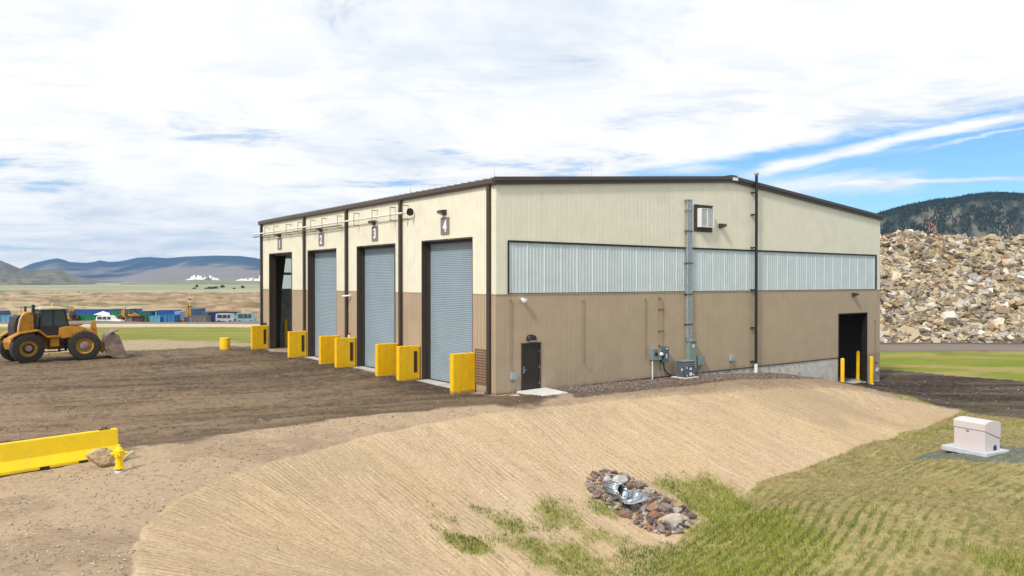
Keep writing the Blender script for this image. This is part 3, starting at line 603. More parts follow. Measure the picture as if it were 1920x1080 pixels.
YEL = mat('yellow_paint', (.86, .50, .004), .5, var=.08, scale=2, dirt=(.52, .32, .05, .6), dscale=2.2, streak=.25, splash=(.30, .75, (.20, .14, .075)))
YELB = mat('bright_yellow_paint', (.90, .60, .004), .5, var=.05, scale=2, dirt=(.66, .43, .07, .45), dscale=3.5, splash=(.10, .7, (.38, .28, .16)))
GALV = mat('galvanised_steel', (.38, .41, .42), .38, metal=.6, var=.15, scale=6)
CABG = mat('grey_green_enamel', (.20, .25, .235), .5, var=.05)
DGREY = mat('dark_grey_enamel', (.095, .115, .135), .5, var=.08)
WHITE = mat('white_plastic', (.78, .78, .77), .45, var=.03)
RUBBER = mat('black_rubber', (.035, .030, .028), .9, var=.25, scale=8, bump=.4, bscale=30, dirt=(.10, .08, .06, .5), dscale=3)
def door_mat():
    m = mat('blue_slat', (.27, .34, .385), .45, var=.05, scale=.8, dirt=(.29, .33, .33, .4), dscale=.6, streak=.15, splash=(.8, .5, (.27, .27, .25))); return m
DOORM = door_mat()
TRANS = bpy.data.materials.new('translucent_panel'); TRANS.use_nodes = True
t_ = TRANS.node_tree; k_ = N(t_); b_ = t_.nodes['Principled BSDF']; b_.inputs['Roughness'].default_value = .35
co_ = k_.n('ShaderNodeTexCoord').outputs['Object']; nz_ = k_.noise(co_, .9, 5, .6)
t_.links.new(k_.mix(k_.mr(nz_, .3, .7), (.58, .655, .67), (.66, .73, .74)), b_.inputs['Base Color'])
tr_ = k_.n('ShaderNodeBsdfTranslucent'); tr_.inputs[0].default_value = (.80, .86, .88, 1)
mx_ = k_.n('ShaderNodeMixShader'); mx_.inputs[0].default_value = .15; t_.links.new(b_.outputs[0], mx_.inputs[1]); t_.links.new(tr_.outputs[0], mx_.inputs[2])
t_.links.new(mx_.outputs[0], t_.nodes['Material Output'].inputs[0])
def glass_mat(name, col=(.04, .06, .06)):
    return mat(name, col, .08, var=.1, spec=.8)
GLASS = glass_mat('dark_glass')

# ------------------------------------------------------------ the building
LU, LV = 33.45, 31.1; ZE, ZR = 9.72, 11.12; UR = 16.8; ZB = 4.52
bld = thing('warehouse', 'large tan and cream metal building with four bay doors and a translucent window band', 'building', (BC.x, BC.y, 0), TH)
def zroof(u): return ZE + (ZR - ZE) * (u / UR if u < UR else (LU - u) / (LU - UR))
def ribbed(mb, a0, a1, zlo, zhi, plane, off, pitch, depth, rib, phase=0.0):
    """vertical-rib cladding in plane 'u' (left wall, outward -x) or 'v' (gable, outward -y); zlo / zhi may be functions"""
    f = lambda g, a: g(a) if callable(g) else g
    pts = []; k = math.ceil((a0 - phase) / pitch - 1e-6); x = k * pitch + phase
    pts.append((a0, 0))
    while x < a1:
        for d, h in ((-rib / 2, 0), (-rib / 2 + .25 * rib, depth), (rib / 2 - .25 * rib, depth), (rib / 2, 0)):
            if a0 < x + d < a1: pts.append((x + d, h))
        x += pitch
    pts.append((a1, 0)); n = len(pts); vs = []
    for lev in (0, 1):
        for a, h in pts:
            z = f(zlo, a) if lev == 0 else f(zhi, a)
            vs.append((-off - h, a, z) if plane == 'u' else (a, -off - h, z))
    mb.add(vs, [(i, i + 1, n + i + 1, n + i) for i in range(n - 1)])
DOORS = [(1.88, 6.53), (9.52, 14.17), (17.17, 21.75), (24.78, 29.26)]       # bay 4, 3, 2, 1 (from the near corner)
DH = 7.12
up = MB(); lo = MB(); prev = 0.0
for d0, d1 in DOORS + [(LV, LV)]:
    if d1 > d0: ribbed(up, d0, d1, DH, ZE, 'u', 0, .3, .034, .09)
    ribbed(up, prev, d0, ZB, ZE, 'u', 0, .3, .034, .09); ribbed(lo, prev, d0, .0, ZB - .03, 'u', .004, .3, .034, .09); prev = d1
g = dict(plane='v', off=0, pitch=.305, depth=-.005, rib=.05)
BZ0, BZ1, BU0, BU1 = 4.56, 6.90, .70, 32.85
ribbed(up, 0, BU0, ZB, zroof, **g); ribbed(up, BU0, UR, BZ1, zroof, **g); ribbed(up, UR, BU1, BZ1, zroof, **g); ribbed(up, BU1, LU, ZB, zroof, **g)
g['off'] = .004
PD0, PD1, PDH = 1.42, 2.56, 2.19; RD0, RD1, RDH = 28.14, 31.66, 2.88
ribbed(lo, 0, PD0, 0, ZB - .03, **g); ribbed(lo, PD0, PD1, PDH, ZB - .03, **g); ribbed(lo, PD1, RD0, 0, ZB - .03, **g); ribbed(lo, RD0, RD1, RDH, ZB - .03, **g); ribbed(lo, RD1, LU, -1.85, ZB - .03, **g)
for f_, z0, z1, mm in ((up, ZB, None, CREAM), (lo, -2.2, ZB - .03, TAN)):
    # the two walls that face away: far side and east side
    f_.add([(LU, 0, z0), (LU, LV, z0), (LU, LV, z1 or ZE), (LU, 0, z1 or ZE)], [(0, 1, 2, 3)])
up.add([(0, LV, BZ1), (LU, LV, BZ1), (LU, LV, ZE), (UR, LV, ZR), (0, LV, ZE)], [(0, 1, 2, 3, 4)])
lo.add([(0, LV, -2.2), (LU, LV, -2.2), (LU, LV, ZB), (0, LV, ZB)], [(0, 1, 2, 3)])
up.build('upper_wall', CREAM, bld); lo.build('lower_wall', TAN, bld)
# dark base line and belt line
b = MB(); b.box(PD1 + .03, RD0 - .06, -.030, -.006, -.03, .02); b.box(0, PD0 - .03, -.03, -.006, -.03, .02); b.box(RD0 - .09, RD0 - .04, -.03, -.006, -2.0, .02)
b.build('base_trim', BROWN, bld)
b = MB(); b.box(-.006, LU, -.028, -.002, ZB - .035, ZB + .005); b.build('belt_trim', TAN, bld); b = MB()
for q0, q1 in [(0, 1.88), (6.53, 9.52), (14.17, 17.17), (21.75, 24.78), (29.26, LV)]: MB().box(-.030, -.002, q0 + .001, q1, ZB - .035, ZB + .005).build('belt_trim', TAN, bld)
# corner trims: the near corner folds round onto the gable
# foundation wall (steps down to the lower level at the right)
b = MB(); b.box(.02, PD0, .02, .3, -.6, -.031); b.box(PD1, 18.3, .02, .3, -1.2, -.031); b.build('foundation', STAIN, bld)
b = MB(); b.box(18.3, 23.9, .015, .3, -2.4, -.031); b.build('foundation', STAIN, bld)
b = MB(); b.box(23.9, RD0 - .04, .010, .3, -2.6, -.031); b.build('foundation', CONC, bld)
b = MB(); b.box(RD1, LU, .02, .3, -2.5, -1.86); b.build('foundation', CONC, bld); b = MB(); b.box(.02, .3, .3, LV - .3, -.6, -.005); b.build('foundation', CONC, bld)
# roof
b = MB()
for (u0, z0), (u1, z1) in (((-.12, ZE - .01), (UR, ZR)), ((UR, ZR), (LU + .12, ZE - .01))):
    b.add([(u0, -.1, z0), (u1, -.1, z1), (u1, LV + .1, z1), (u0, LV + .1, z0), (u0, -.1, z0 - .1), (u1, -.1, z1 - .1), (u1, LV + .1, z1 - .1), (u0, LV + .1, z0 - .1)],
          [(0, 1, 2, 3), (7, 6, 5, 4), (0, 4, 5, 1), (1, 5, 6, 2), (2, 6, 7, 3), (3, 7, 4, 0)])
rf = b.build('roof', ROOFM, bld)
b = MB(); v = .2
while v < LV:
    for (u0, z0), (u1, z1) in (((-.16, ZE), (UR, ZR)), ((UR, ZR), (LU + .12, ZE))):
        b.beam((u0, v, z0 + .025), (u1, v, z1 + .025), .05, .07)
    v += .61
b.build('standing_seam', ROOFM, rf)
b = MB(); b.box(UR - .28, UR + .28, -.16, LV + .12, ZR + .0, ZR + .10); b.build('ridge_cap', BROWN, rf)
b = MB(); b.box(UR - .17, UR + .30, -.20, -.165, ZR - .20, ZR - .03); b.build('ridge_plate', WHITE, rf)
# rake trim of two bands, eave gutter with lip
b = MB(); c = MB()
for (u0, z0), (u1, z1) in (((-.2, ZE), (UR, ZR)), ((UR, ZR), (LU + .1, ZE))):
    b.hexa([(u0, -.15, z0 - .30), (u1, -.15, z1 - .30), (u1, -.03, z1 - .30), (u0, -.03, z0 - .30)], [(u0, -.15, z0 - .13), (u1, -.15, z1 - .13), (u1, -.03, z1 - .13), (u0, -.03, z0 - .13)])
    c.hexa([(u0, -.19, z0 - .128), (u1, -.19, z1 - .128), (u1, -.10, z1 - .128), (u0, -.10, z0 - .128)], [(u0, -.19, z0 + .05), (u1, -.19, z1 + .05), (u1, -.10, z1 + .05), (u0, -.10, z0 + .05)])
b.build('rake_trim', BROWN, rf); c.build('rake_trim', BROWN2, rf)
b = MB(); b.prism([(-.02, ZE - .30), (-.17, ZE - .27), (-.21, ZE - .20), (-.21, ZE - .005), (-.18, ZE - .005), (-.02, ZE - .01)], 'y', -.02, LV + .15)
b.build('gutter', BROWN2, rf)
# downspouts
for v in (.42, 8.72, 15.55, 22.25, 30.85):
    b = MB(); b.box(-.17, -.03, v - .11, v + .11, .12, ZE - .29); b.hexa([(-.30, v - .11, .02), (-.14, v - .11, .02), (-.14, v + .11, .02), (-.30, v + .11, .02)], [(-.17, v - .11, .12), (-.03, v - .11, .12), (-.03, v + .11, .12), (-.17, v + .11, .12)])
    b.build('downspout', BROWN, bld, bevel=.008)
# bay doors, frames, tracks
for i, (d0, d1) in enumerate(DOORS):
    b = MB(); w_ = .07
    b.box(-.032, .46, d0 - w_ + .001, d0, 0.0, DH + w_); b.box(-.032, .46, d1, d1 + w_ - .001, 0.0, DH + w_); b.box(-.034, .46, d0, d1, DH, DH + w_)
    b.box(.30, .46, d0, d0 + .10, 0, DH); b.box(.30, .46, d1 - .10, d1, 0, DH); b.box(.30, .46, d0 + .1, d1 - .1, DH - .12, DH)
    b.build('door_frame', BROWN, bld)
    if i < 3:
        s = MB(); z = .03; pts = []
        while z < DH - .10:
            pts += [(.445, z), (.425, z + .018), (.420, z + .045), (.425, z + .072)]; z += .09
        vs = [(x, d0 + .09, z) for x, z in pts] + [(x, d1 - .09, z) for x, z in pts]; n = len(pts)
        s.add(vs, [(j, j + 1, n + j + 1, n + j) for j in range(n - 1)])
        dr = s.build('rolling_door', DOORM, bld)
        bb = MB(); bb.box(.38, .46, d0 + .09, d1 - .09, .0, .05); bb.build('bottom_bar', BLACK, dr)
    b = MB(); b.box(-.35, .3, d0 + .01, d1 - .01, -.3, .012); b.build('door_sill', CONC, bld)
# translucent window band with trim
b = MB(); x = BU0 + .02; pts = []; j = 0
while x < BU1:
    big = (j % 5 == 0)
    for d, h in ((0, 0), (.035, .014 if not big else .022), (.075, .014 if not big else .022), (.11, 0)): pts.append((x + d, h))
    x += .205; j += 1
pts = [p for p in pts if p[0] < BU1]; n = len(pts)
b.add([(u, .012 - h, BZ0) for u, h in pts] + [(u, .012 - h, BZ1 - .02) for u, h in pts], [(j, j + 1, n + j + 1, n + j) for j in range(n - 1)])
band = b.build('window_band', TRANS, bld)
b = MB(); b.box(BU0, BU1, .07, .13, 5.66, 5.74); b.build('girt', WHITE, band)
lapm = mat('panel_lap', (.72, .76, .77), .4, var=.04)
b = MB(); x = BU0 + .02 + .035
while x < BU1: b.box(x, x + .03, -.020, -.0115, BZ0 + .01, BZ1 - .03); x += 1.025
b.build('panel_lap', lapm, band)
b = MB(); b.box(BU0 - .05, BU1 + .05, -.06, -.002, BZ1 - .02, BZ1 + .07); b.box(BU0 - .06, BU0 - .001, -.06, -.002, BZ0 - .02, BZ1 - .021); b.box(BU1 + .001, BU1 + .05, -.06, -.002, BZ0 - .02, BZ1 - .021)
b.build('band_trim', BLACK, bld)
b = MB(); b.box(.3, 15, LV - .02, LV, ZB, BZ1); TR2 = TRANS.copy(); TR2.name = 'translucent_panel_far'; [setattr(n_2.inputs[0], 'default_value', 1.0) for n_2 in TR2.node_tree.nodes if n_2.type == 'MIX_SHADER']; bp = b.build('window_band', TR2, bld)
# personnel door
b = MB(); b.box(PD0, PD0 + .06, -.045, .08, 0, PDH); b.box(PD1 - .06, PD1, -.045, .08, 0, PDH); b.box(PD0 - .02, PD1 + .02, -.055, .08, PDH, PDH + .06)
pf = b.build('personnel_door_frame', BROWN, bld, bevel=.006)
b = MB(); b.box(PD0 + .065, PD1 - .065, .01, .06, .03, PDH - .01); pdr = b.build('personnel_door', mat('dark_brown_door', (.028, .022, .017), .35, var=.1), bld)
b = MB(); b.box(PD0 + .12, PD0 + .18, -.012, .009, .86, 1.16); b.tube((PD0 + .15, -.012, 1.0), (PD0 + .15, -.06, 1.0), .012); b.tube((PD0 + .15, -.055, 1.0), (PD0 + .28, -.055, 1.0), .012); b.build('handle', GALV, pdr)
for z in (.35, 1.1, 1.85): MB().tube((PD1 - .07, -.005, z - .06), (PD1 - .07, -.005, z + .06), .014, 8).build('hinge', GALV, pdr)
b = MB(); b.box(PD0 + .06, PD1 - .06, -.05, .05, .0, .028); b.build('threshold', GALV, pdr)
# lower right doorway
b = MB(); b.box(RD0 - .06, RD0, -.03, .35, -1.95, RDH); b.box(RD1, RD1 + .06, -.03, .35, -1.95, RDH); b.box(RD0 - .06, RD1 + .06, -.032, .35, RDH, RDH + .07)
b.build('doorway_frame', BLACK, bld)
# louvre low by the near corner
b = MB(); lv0, lv1 = .68, 1.60
b.box(-.075, -.03, lv0, lv0 + .05, .42, 1.93); b.box(-.075, -.03, lv1 - .05, lv1, .42, 1.93); b.box(-.075, -.03, lv0, lv1, 1.931, 1.98); b.box(-.075, -.03, lv0, lv1, .37, .419); b.box(-.030, -.024, lv0 + .05, lv1 - .05, .42, 1.93)
z = .46
while z < 1.90: b.add([(-.075, lv0 + .05, z), (-.040, lv0 + .05, z + .085), (-.040, lv1 - .05, z + .085), (-.075, lv1 - .05, z)], [(0, 1, 2, 3)]); z += .125
b.build('louvre', mat('brown_louvre', (.20, .13, .085), .5), bld)
b = MB(); b.box(-.06, -.03, 29.9, 30.6, 1.0, 1.95); b.build('louvre', BROWN, bld)
# upper fan opening with its white damper hood
b = MB(); w0, w1, z0, z1 = 13.47, 14.98, 7.86, 9.34
b.box(w0, w0 + .22, -.05, .1, z0, z1); b.box(w1 - .1, w1, -.05, .1, z0, z1); b.box(w0 + .22, w1 - .1, -.05, .1, z1 - .20, z1); b.box(w0 + .22, w1 - .1, -.05, .1, z0, z0 + .26); b.box(w0 - .02, w1 + .04, -.075, -.051, z1 - .04, z1 + .02)
vf = b.build('vent_window', BROWN, bld)
b = MB(); h0, h1, hz0, hz1, dp = w0 + .24, w1 - .14, z0 + .28, z1 - .22, -.30
b.box(h0, h0 + .03, dp, .05, hz0, hz1); b.box(h1 - .03, h1, dp, .05, hz0, hz1); b.box(h0, h1, dp, .05, hz1 + .001, hz1 + .03); b.box(h0, h1, dp, .05, hz0 - .03, hz0 - .001)
mid = (h0 + h1) / 2
b.box(h0 + .03, h0 + .08, dp, dp + .03, hz0, hz1); b.box(mid - .03, mid + .03, dp, dp + .03, hz0, hz1); b.box(h1 - .08, h1 - .03, dp, dp + .03, hz0, hz1)
b.build('damper_hood', WHITE, vf)
b = MB(); b.box(h0 + .08, mid - .03, dp + .02, dp + .04, hz0, hz1); b.box(mid + .03, h1 - .08, dp + .02, dp + .04, hz0, hz1); b.build('damper_pane', mat('frosted_pane', (.42, .44, .40), .35), vf)
# inside
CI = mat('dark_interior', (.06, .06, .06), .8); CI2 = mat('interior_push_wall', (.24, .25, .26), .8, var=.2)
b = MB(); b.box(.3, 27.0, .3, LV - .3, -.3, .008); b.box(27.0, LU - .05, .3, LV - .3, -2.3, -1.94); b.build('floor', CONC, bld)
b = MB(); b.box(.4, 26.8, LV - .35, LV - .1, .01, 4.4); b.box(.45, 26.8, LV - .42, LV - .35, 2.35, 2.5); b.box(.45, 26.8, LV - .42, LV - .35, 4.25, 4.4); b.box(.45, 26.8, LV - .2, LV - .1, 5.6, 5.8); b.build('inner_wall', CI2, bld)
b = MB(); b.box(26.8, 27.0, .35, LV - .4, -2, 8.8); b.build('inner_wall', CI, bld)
b = MB(); b.box(LU - .2, LU - .06, .3, LV - .3, -2, ZE - .5); b.build('inner_wall', CI, bld)  # added liner, its dark colour paints in the gloom behind the lower doorway
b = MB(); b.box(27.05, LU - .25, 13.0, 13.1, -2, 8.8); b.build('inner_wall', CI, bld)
b = MB()
for v in (7.9, 15.5, 23.1, 30.6):
    if v > 30: b.prism([(.43, 0), (1.25, 0), (1.42, 4.4), (1.80, 7.4), (2.4, ZE - .9), (.96, ZE - .9)], 'y', v, v + .22)
    b.prism([(.12, 0), (.42, 0), (.95, ZE - 1.0), (UR, ZR - .9), (UR, ZR - .25), (.12, ZE - .3)], 'y', v, v + .22)
    b.prism([(LU - .12, -2), (LU - .42, -2), (LU - .95, ZE - 1.0), (UR, ZR - .9), (UR, ZR - .25), (LU - .12, ZE - .3)], 'y', v, v + .22)
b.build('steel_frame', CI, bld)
b = MB(); b.box(28.0, 32.9, 9.0, 9.3, -1.94, .6); b.box(28.0, 32.9, 8.9, 9.2, 2.0, 2.2); b.build('hopper', mat('oxide_red_steel', (.32, .03, .02), .6), bld)
b = MB()
for u in (30.2, 31.6): MB().box(u, u + .3, 6.0, 6.15, .4, 4.2).build('hanging_chute', mat('grey_chute', (.60, .62, .64), .6), bld)
b.box(28.3, 33.0, 8.6, 8.8, 1.0, 1.15); b.build('cross_beam', CI2, bld)
b = MB(); b.hexa([(30.4, 6.0, -1.93), (32.4, 6.0, -1.93), (32.4, 6.8, -1.93), (30.4, 6.8, -1.93)], [(31.2, 6.3, -.1), (31.7, 6.3, -.1), (31.7, 6.5, -.1), (31.2, 6.5, -.1)]); b.build('debris', mat('dusty_tarp', (.09, .095, .10), .7, var=.5, scale=4), bld)

# ------------------------------------------------------------ things fixed to or standing by the building
def bt(name, label, cat, u, v, z, group=None):
    x, y = uv(u, v); return thing(name, label, cat, (x, y, z), TH, group)
# bay numbers
signm = mat('grey_sign', (.20, .17, .165), .55, var=.04); digm = mat('white_digit', (.82, .80, .82), .5, var=.02)
def glyph_mesh(txt, size, ext, bold, sx):
    cu = bpy.data.curves.new('glyph', 'FONT'); cu.body = txt; cu.size = size; cu.extrude = ext; cu.offset = bold; cu.align_x = 'CENTER'; cu.align_y = 'CENTER'
    o = bpy.data.objects.new('glyph', cu); COL.objects.link(o); bpy.context.view_layer.update()
    me = bpy.data.meshes.new_from_object(o.evaluated_get(bpy.context.evaluated_depsgraph_get())); bpy.data.objects.remove(o)
    for v_ in me.vertices: v_.co.x *= sx
    return me
for num, v in (('4', 4.26), ('3', 11.83), ('2', 19.5), ('1', 27.05)):
    s = bt('number_sign', 'grey sign with a white number %s above the %s bay door' % (num, {'1': 'farthest open', '2': 'second', '3': 'third', '4': 'nearest'}[num]), 'sign', -.03, v, 7.83, 'bay number signs')
    MB().box(-.02, 0, -.40, .40, -.425, .425).build('panel', signm, s, bevel=.004)
    me = glyph_mesh(num, .80, .006, .028, .78); xs = [p.co.x for p in me.vertices]; ys_ = [p.co.y for p in me.vertices]
    cx_, cy_ = (min(xs) + max(xs)) / 2, (min(ys_) + max(ys_)) / 2; sy_ = .60 / (max(ys_) - min(ys_))
    for p in me.vertices: p.co.x -= cx_; p.co.y = (p.co.y - cy_) * sy_
    me.materials.clear(); me.materials.append(digm); o = bpy.data.objects.new('digit', me); COL.objects.link(o); o.parent = s
    o.matrix_local = Matrix(((0, 0, -1, -.028), (-1, 0, 0, 0), (0, 1, 0, 0), (0, 0, 0, 1)))
# wall lamps
def wall_pack(label, u, v, z, side, group='brown wall lamps', sc_=1.0):
    t = bt('wall_lamp', label, 'lamp', u, v, z, group)
    o = MB(); w_ = .19 * sc_
    if side == 'u':
        o.prism([(0, -.14), (0, .13), (-.30, .10), (-.34, -.02), (-.16, -.10)], 'y', -w_, w_)
        h = o.build('housing', BROWN, t, bevel=.01); MB().add([(-.335, -w_ * .9, -.03), (-.17, -w_ * .9, -.11), (-.17, w_ * .9, -.11), (-.335, w_ * .9, -.03)], [(0, 1, 2, 3)]).build('lens', mat('lamp_lens', (.45, .45, .42), .3), t, loc=(0, 0, -.004))
    else:
        o.prism([(0, -.14), (0, .13), (-.30, .10), (-.34, -.02), (-.16, -.10)], 'x', -w_, w_)
        h = o.build('housing', BROWN, t, bevel=.01); MB().add([(-w_ * .9, -.335, -.03), (-w_ * .9, -.17, -.11), (w_ * .9, -.17, -.11), (w_ * .9, -.335, -.03)], [(0, 1, 2, 3)]).build('lens', mat('lamp_lens', (.25, .25, .24), .3), t, loc=(0, 0, -.004))
    return t
for num, v, z in ((4, 4.32, 8.50), (3, 11.9, 8.46), (2, 19.45, 8.46), (1, 27.0, 8.46)):
    wall_pack('brown wall lamp right above the white number ' + {4: 'four on the nearest bay', 3: 'three', 2: 'two', 1: 'one on the farthest bay'}[num], -.03, v, z, 'u')
wall_pack('small brown wall lamp on the cream gable beside the white vent hood', 15.75, -.01, 8.27, 'v', sc_=.9)
wall_pack('small brown wall lamp high above the open lower doorway', 29.9, -.01, 4.2, 'v', sc_=.9)
t = bt('door_lamp', 'dark half-round lamp above the brown personnel door', 'lamp', 2.0, -.01, 2.46)
o = MB(); o.lathe([(.001, .16), (.14, .155), (.25, .10), (.30, .0), (.30, -.08), (.26, -.10)], n=24)
for i, p in enumerate(o.v): o.v[i] = (p[0] * .95, min(0, p[1]) * 0.75 if p[1] < 0 else 0, p[2])
o.build('housing', BLACK, t, smooth=True); MB().box(-.14, .14, -.17, -.01, -.15, -.09).build('lens', mat('pale_lens', (.55, .52, .46), .4), t, bevel=.01)
# security cameras
t = bt('security_camera', 'white dome security camera under the belt line near the corner', 'camera', 1.45, -.01, 4.24)
MB().box(-.06, .06, -.10, 0, -.02, .10).build('mount', WHITE, t, bevel=.01); MB().lathe([(.13, .06), (.14, .0), (.13, -.03), (.10, -.10), (.02, -.13)], (0, -.20, 0), 20).build('dome', WHITE, t, smooth=True)
t = bt('security_camera', 'white bullet security camera on the wall left of bay door 3', 'camera', -.03, 15.0 + .05, 4.25)
MB().box(-.05, 0, -.07, .07, -.06, .06).build('mount', WHITE, t, bevel=.01); MB().tube((-.05, 0, 0), (-.45, .25, -.06), .055, 12).build('camera_body', WHITE, t)
# dust suppression pipe held out on brackets along the bay wall
t = bt('overhead_pipe', 'long white pipe running past the door bays to a round black end plate', 'pipe', -.31, 7.3, 8.72)
MB().tube((0, 0, 0), (0, 24.9, .02), .05, 12).build('pipe', mat('white_painted_pipe', (.72, .70, .66), .4), t, smooth=True)
MB().tube((0, -.06, 0), (0, .0, 0), .20, 20).build('end_plate', BLACK, t); 
t = bt('overhead_pipe', 'shorter dark pipe below the white one, along the two far bays', 'pipe', -.28, 15.9, 8.53)
MB().tube((0, 0, 0), (0, 16.2, 0), .04, 12).build('pipe', mat('dark_pipe', (.12, .10, .09), .5), t, smooth=True)
proto = None
for i, (px, hang) in enumerate([(755, 1), (732, 1), (698, .7), (664, 1), (633, 1), (604, 1), (583, 1), (559, 1), (537, 1), (514, 1), (497, 1)]):
    kk = (px - 960) / F; ux = -.36; cx0, cy0 = BC.x + .801 * ux, BC.y + .5986 * ux; v = (kk * cy0 - cx0) / (-.5986 - kk * .801)
    where = ['first bracket from the black end plate', 'second bracket, just left of the brown downspout', 'third bracket, over the lamp of bay 3', 'fourth bracket, right beside the downspout of bay 3', 'fifth bracket, just past the downspout of bay 2', 'sixth bracket, beside the lamp of bay 2', 'seventh bracket, left of the number 2', 'eighth bracket, right of the downspout of bay 1' , 'ninth bracket, right of the number 1', 'tenth bracket, above the number 1', 'last bracket at the far corner'][i]
    t = bt('pipe_bracket', 'C-shaped pipe hanger on the cream wall, ' + where, 'bracket', -.02, v, 8.76, 'pipe hangers along the bay wall')
    lo_ = -.36 * hang
    WS = mat('weathered_steel', (.22, .18, .14), .6) if i == 0 else WS
    for za in (.36, lo_): MB().beam((0, 0, za), (-.37, 0, za), .05, .04).build('arm', WS, t)
    MB().tube((-.35, 0, lo_), (-.35, 0, .36), .018, 6).build('hanger_rod', bpy.data.materials['weathered_steel'], t)
# safety notice between bays 2 and 3
t = bt('wall_notice', 'white notice with a red heading between bay doors 2 and 3', 'sign', -.035, 14.95 + .45, 1.55)
MB().box(-.012, 0, -.22, .22, -.42, .30).build('panel', WHITE, t); MB().box(-.014, 0, -.22, .22, .301, .42).build('heading', mat('red_heading', (.45, .06, .05), .5), t)
# flue
t = bt('vent_pipe', 'tall black vent pipe rising past the roof edge with a white foot', 'pipe', 18.75, -.26, -.4)
MB().tube((0, 0, .62), (0, 0, 11.75), .085, 14).build('pipe', BLACK, t, smooth=True); MB().tube((0, 0, 0), (0, 0, .62), .10, 14).build('foot', WHITE, t, smooth=True)
MB().lathe([(.05, 11.75), (.13, 11.80), (.15, 11.88), (.10, 11.95), (.02, 11.98)], n=14).build('cap', mat('grey_cap', (.35, .36, .37), .4), t, smooth=True)
for z in (10.75, 9.45, 7.5, 5.0, 2.75, .75): MB().box(-.22, .11, -.02, .25, z - .03, z + .03).build('clamp', BLACK, t)
# conduit riser
t = bt('conduit_riser', 'bundle of grey conduits climbing the gable wall beside the vent hood', 'conduit', 12.93, -.02, 1.8)
for i, x in enumerate((-.17, -.06, .05, .16)):
    MB().tube((x, -.13, 0 if i < 2 else .0), (x, -.13, 7.80 - .12 * (i % 2)), .045 if i != 1 else .05, 10).build('conduit', GALV, t, smooth=True)
MB().box(-.20, .12, -.085, -.02, .2, 5.15).build('cable_tray', mat('tray_grey', (.27, .30, .31), .5), t)
for z in (.95, 2.6, 4.3, 6.05, 7.2, 7.75): MB().box(-.28, .24, -.20, -.0, z - .02, z + .02).build('strut', BLACK if z < 7 else GALV, t)
# electrical cabinets
t = bt('electrical_cabinet', 'tall grey-green electrical cabinet below the conduit riser', 'cabinet', 13.10, -.01, .30)
MB().box(-.29, .29, -.26, 0, 0, 1.52).build('case', CABG, t, bevel=.01); MB().box(-.32, .32, -.33, 0, 1.521, 1.56).build('rain_lip', GALV, t)
MB().box(-.26, .26, -.275, -.262, .03, 1.49).build('door', CABG, t, bevel=.004); MB().box(-.05, .06, -.285, -.276, 1.18, 1.36).build('label_plate', WHITE, t); MB().box(-.06, .07, -.285, -.276, 1.37, 1.42).build('label_plate', mat('red_plate', (.25, .04, .03), .5), t)
for x in (-.2, -.05, .1): MB().tube((x, -.12, 0), (x, -.12, -.35), .02, 8).build('conduit', GALV, t)
t = bt('junction_box', 'square grey-green box just right of the tall cabinet', 'box', 13.82, -.01, .45)
MB().box(-.27, .27, -.24, 0, 0, .52).build('case', CABG, t, bevel=.01); MB().box(-.24, .24, -.255, -.242, .03, .49).build('cover', CABG, t, bevel=.004)
for x in (-.1, 0, .1): MB().tube((x, -.12, 0), (x, -.12, -.55), .02, 8).build('conduit', GALV, t)
t = bt('meter_box', 'grey meter box with a round black dial', 'meter', 10.25, -.01, .95)
MB().box(-.30, .38, -.22, 0, 0, .60).build('case', CABG, t, bevel=.01); MB().tube((-.05, -.222, .32), (-.05, -.27, .32), .10, 18).build('dial', BLACK, t); MB().box(-.1, 0, -.235, -.221, .47, .53).build('label_plate', bpy.data.materials['red_plate'], t)
MB().tube((-.22, -.12, 0), (-.22, -.12, -1.05), .03, 10).build('conduit', WHITE, t)
MB().lathe([(.09, -.01), (.09, -.12), (.04, -.15)], (.29, -.22, .30), 16, 'y').build('meter_glass', WHITE, t)
t = bt('switch_box', 'dark grey switch box with white labels, right of the meter', 'switch', 10.93, -.01, .80)
MB().box(-.20, .20, -.28, 0, 0, .82).build('case', DGREY, t, bevel=.01); MB().box(.201, .24, -.20, -.12, .3, .7).build('handle', BLACK, t)
for z in (.22, .30, .38, .70): MB().box(-.04, .06 if z < .6 else .12, -.290, -.281, z, z + .055).build('label_plate', WHITE, t)
MB().path([(-.05, -.12, 0), (-.03, -.14, -.35), (.12, -.2, -.60), (.35, -.28, -.72)], .035, 8).build('cable', BLACK, t); MB().path([(-.15, -.12, 0), (-.15, -.12, -.5), (-.05, -.16, -.72)], .02, 8).build('cable', CABG, t)
x0, y0 = P(1265, 707, -.05)
t = bt('transformer', 'dark grey ventilated transformer on a small pad by the gable wall', 'transformer', 11.95, -.72, -.03)
MB().box(-.38, .38, -.32, .32, .06, .86).build('case', DGREY, t, bevel=.012); MB().box(-.41, .41, -.36, .34, .861, .91).build('lid', mat('lid_grey', (.22, .24, .25), .5), t, bevel=.01)
for z in (.66, .77): MB().hexa([(-.34, -.335, z - .05), (.34, -.335, z - .05), (.34, -.321, z - .05), (-.34, -.321, z - .05)], [(-.34, -.37, z), (.34, -.37, z), (.34, -.321, z + .01), (-.34, -.321, z + .01)]).build('louvre', mat('louvre_grey', (.25, .27, .28), .5) if z < .7 else bpy.data.materials['louvre_grey'], t)
for (xa, xb, za, zb) in ((-.05, .12, .42, .54), (-.05, .14, .12, .28), (-.30, -.22, .50, .62), (-.29, -.23, .10, .16), (.24, .30, .12, .20)): MB().box(xa, xb, -.331, -.322, za, zb).build('label_plate', WHITE, t)
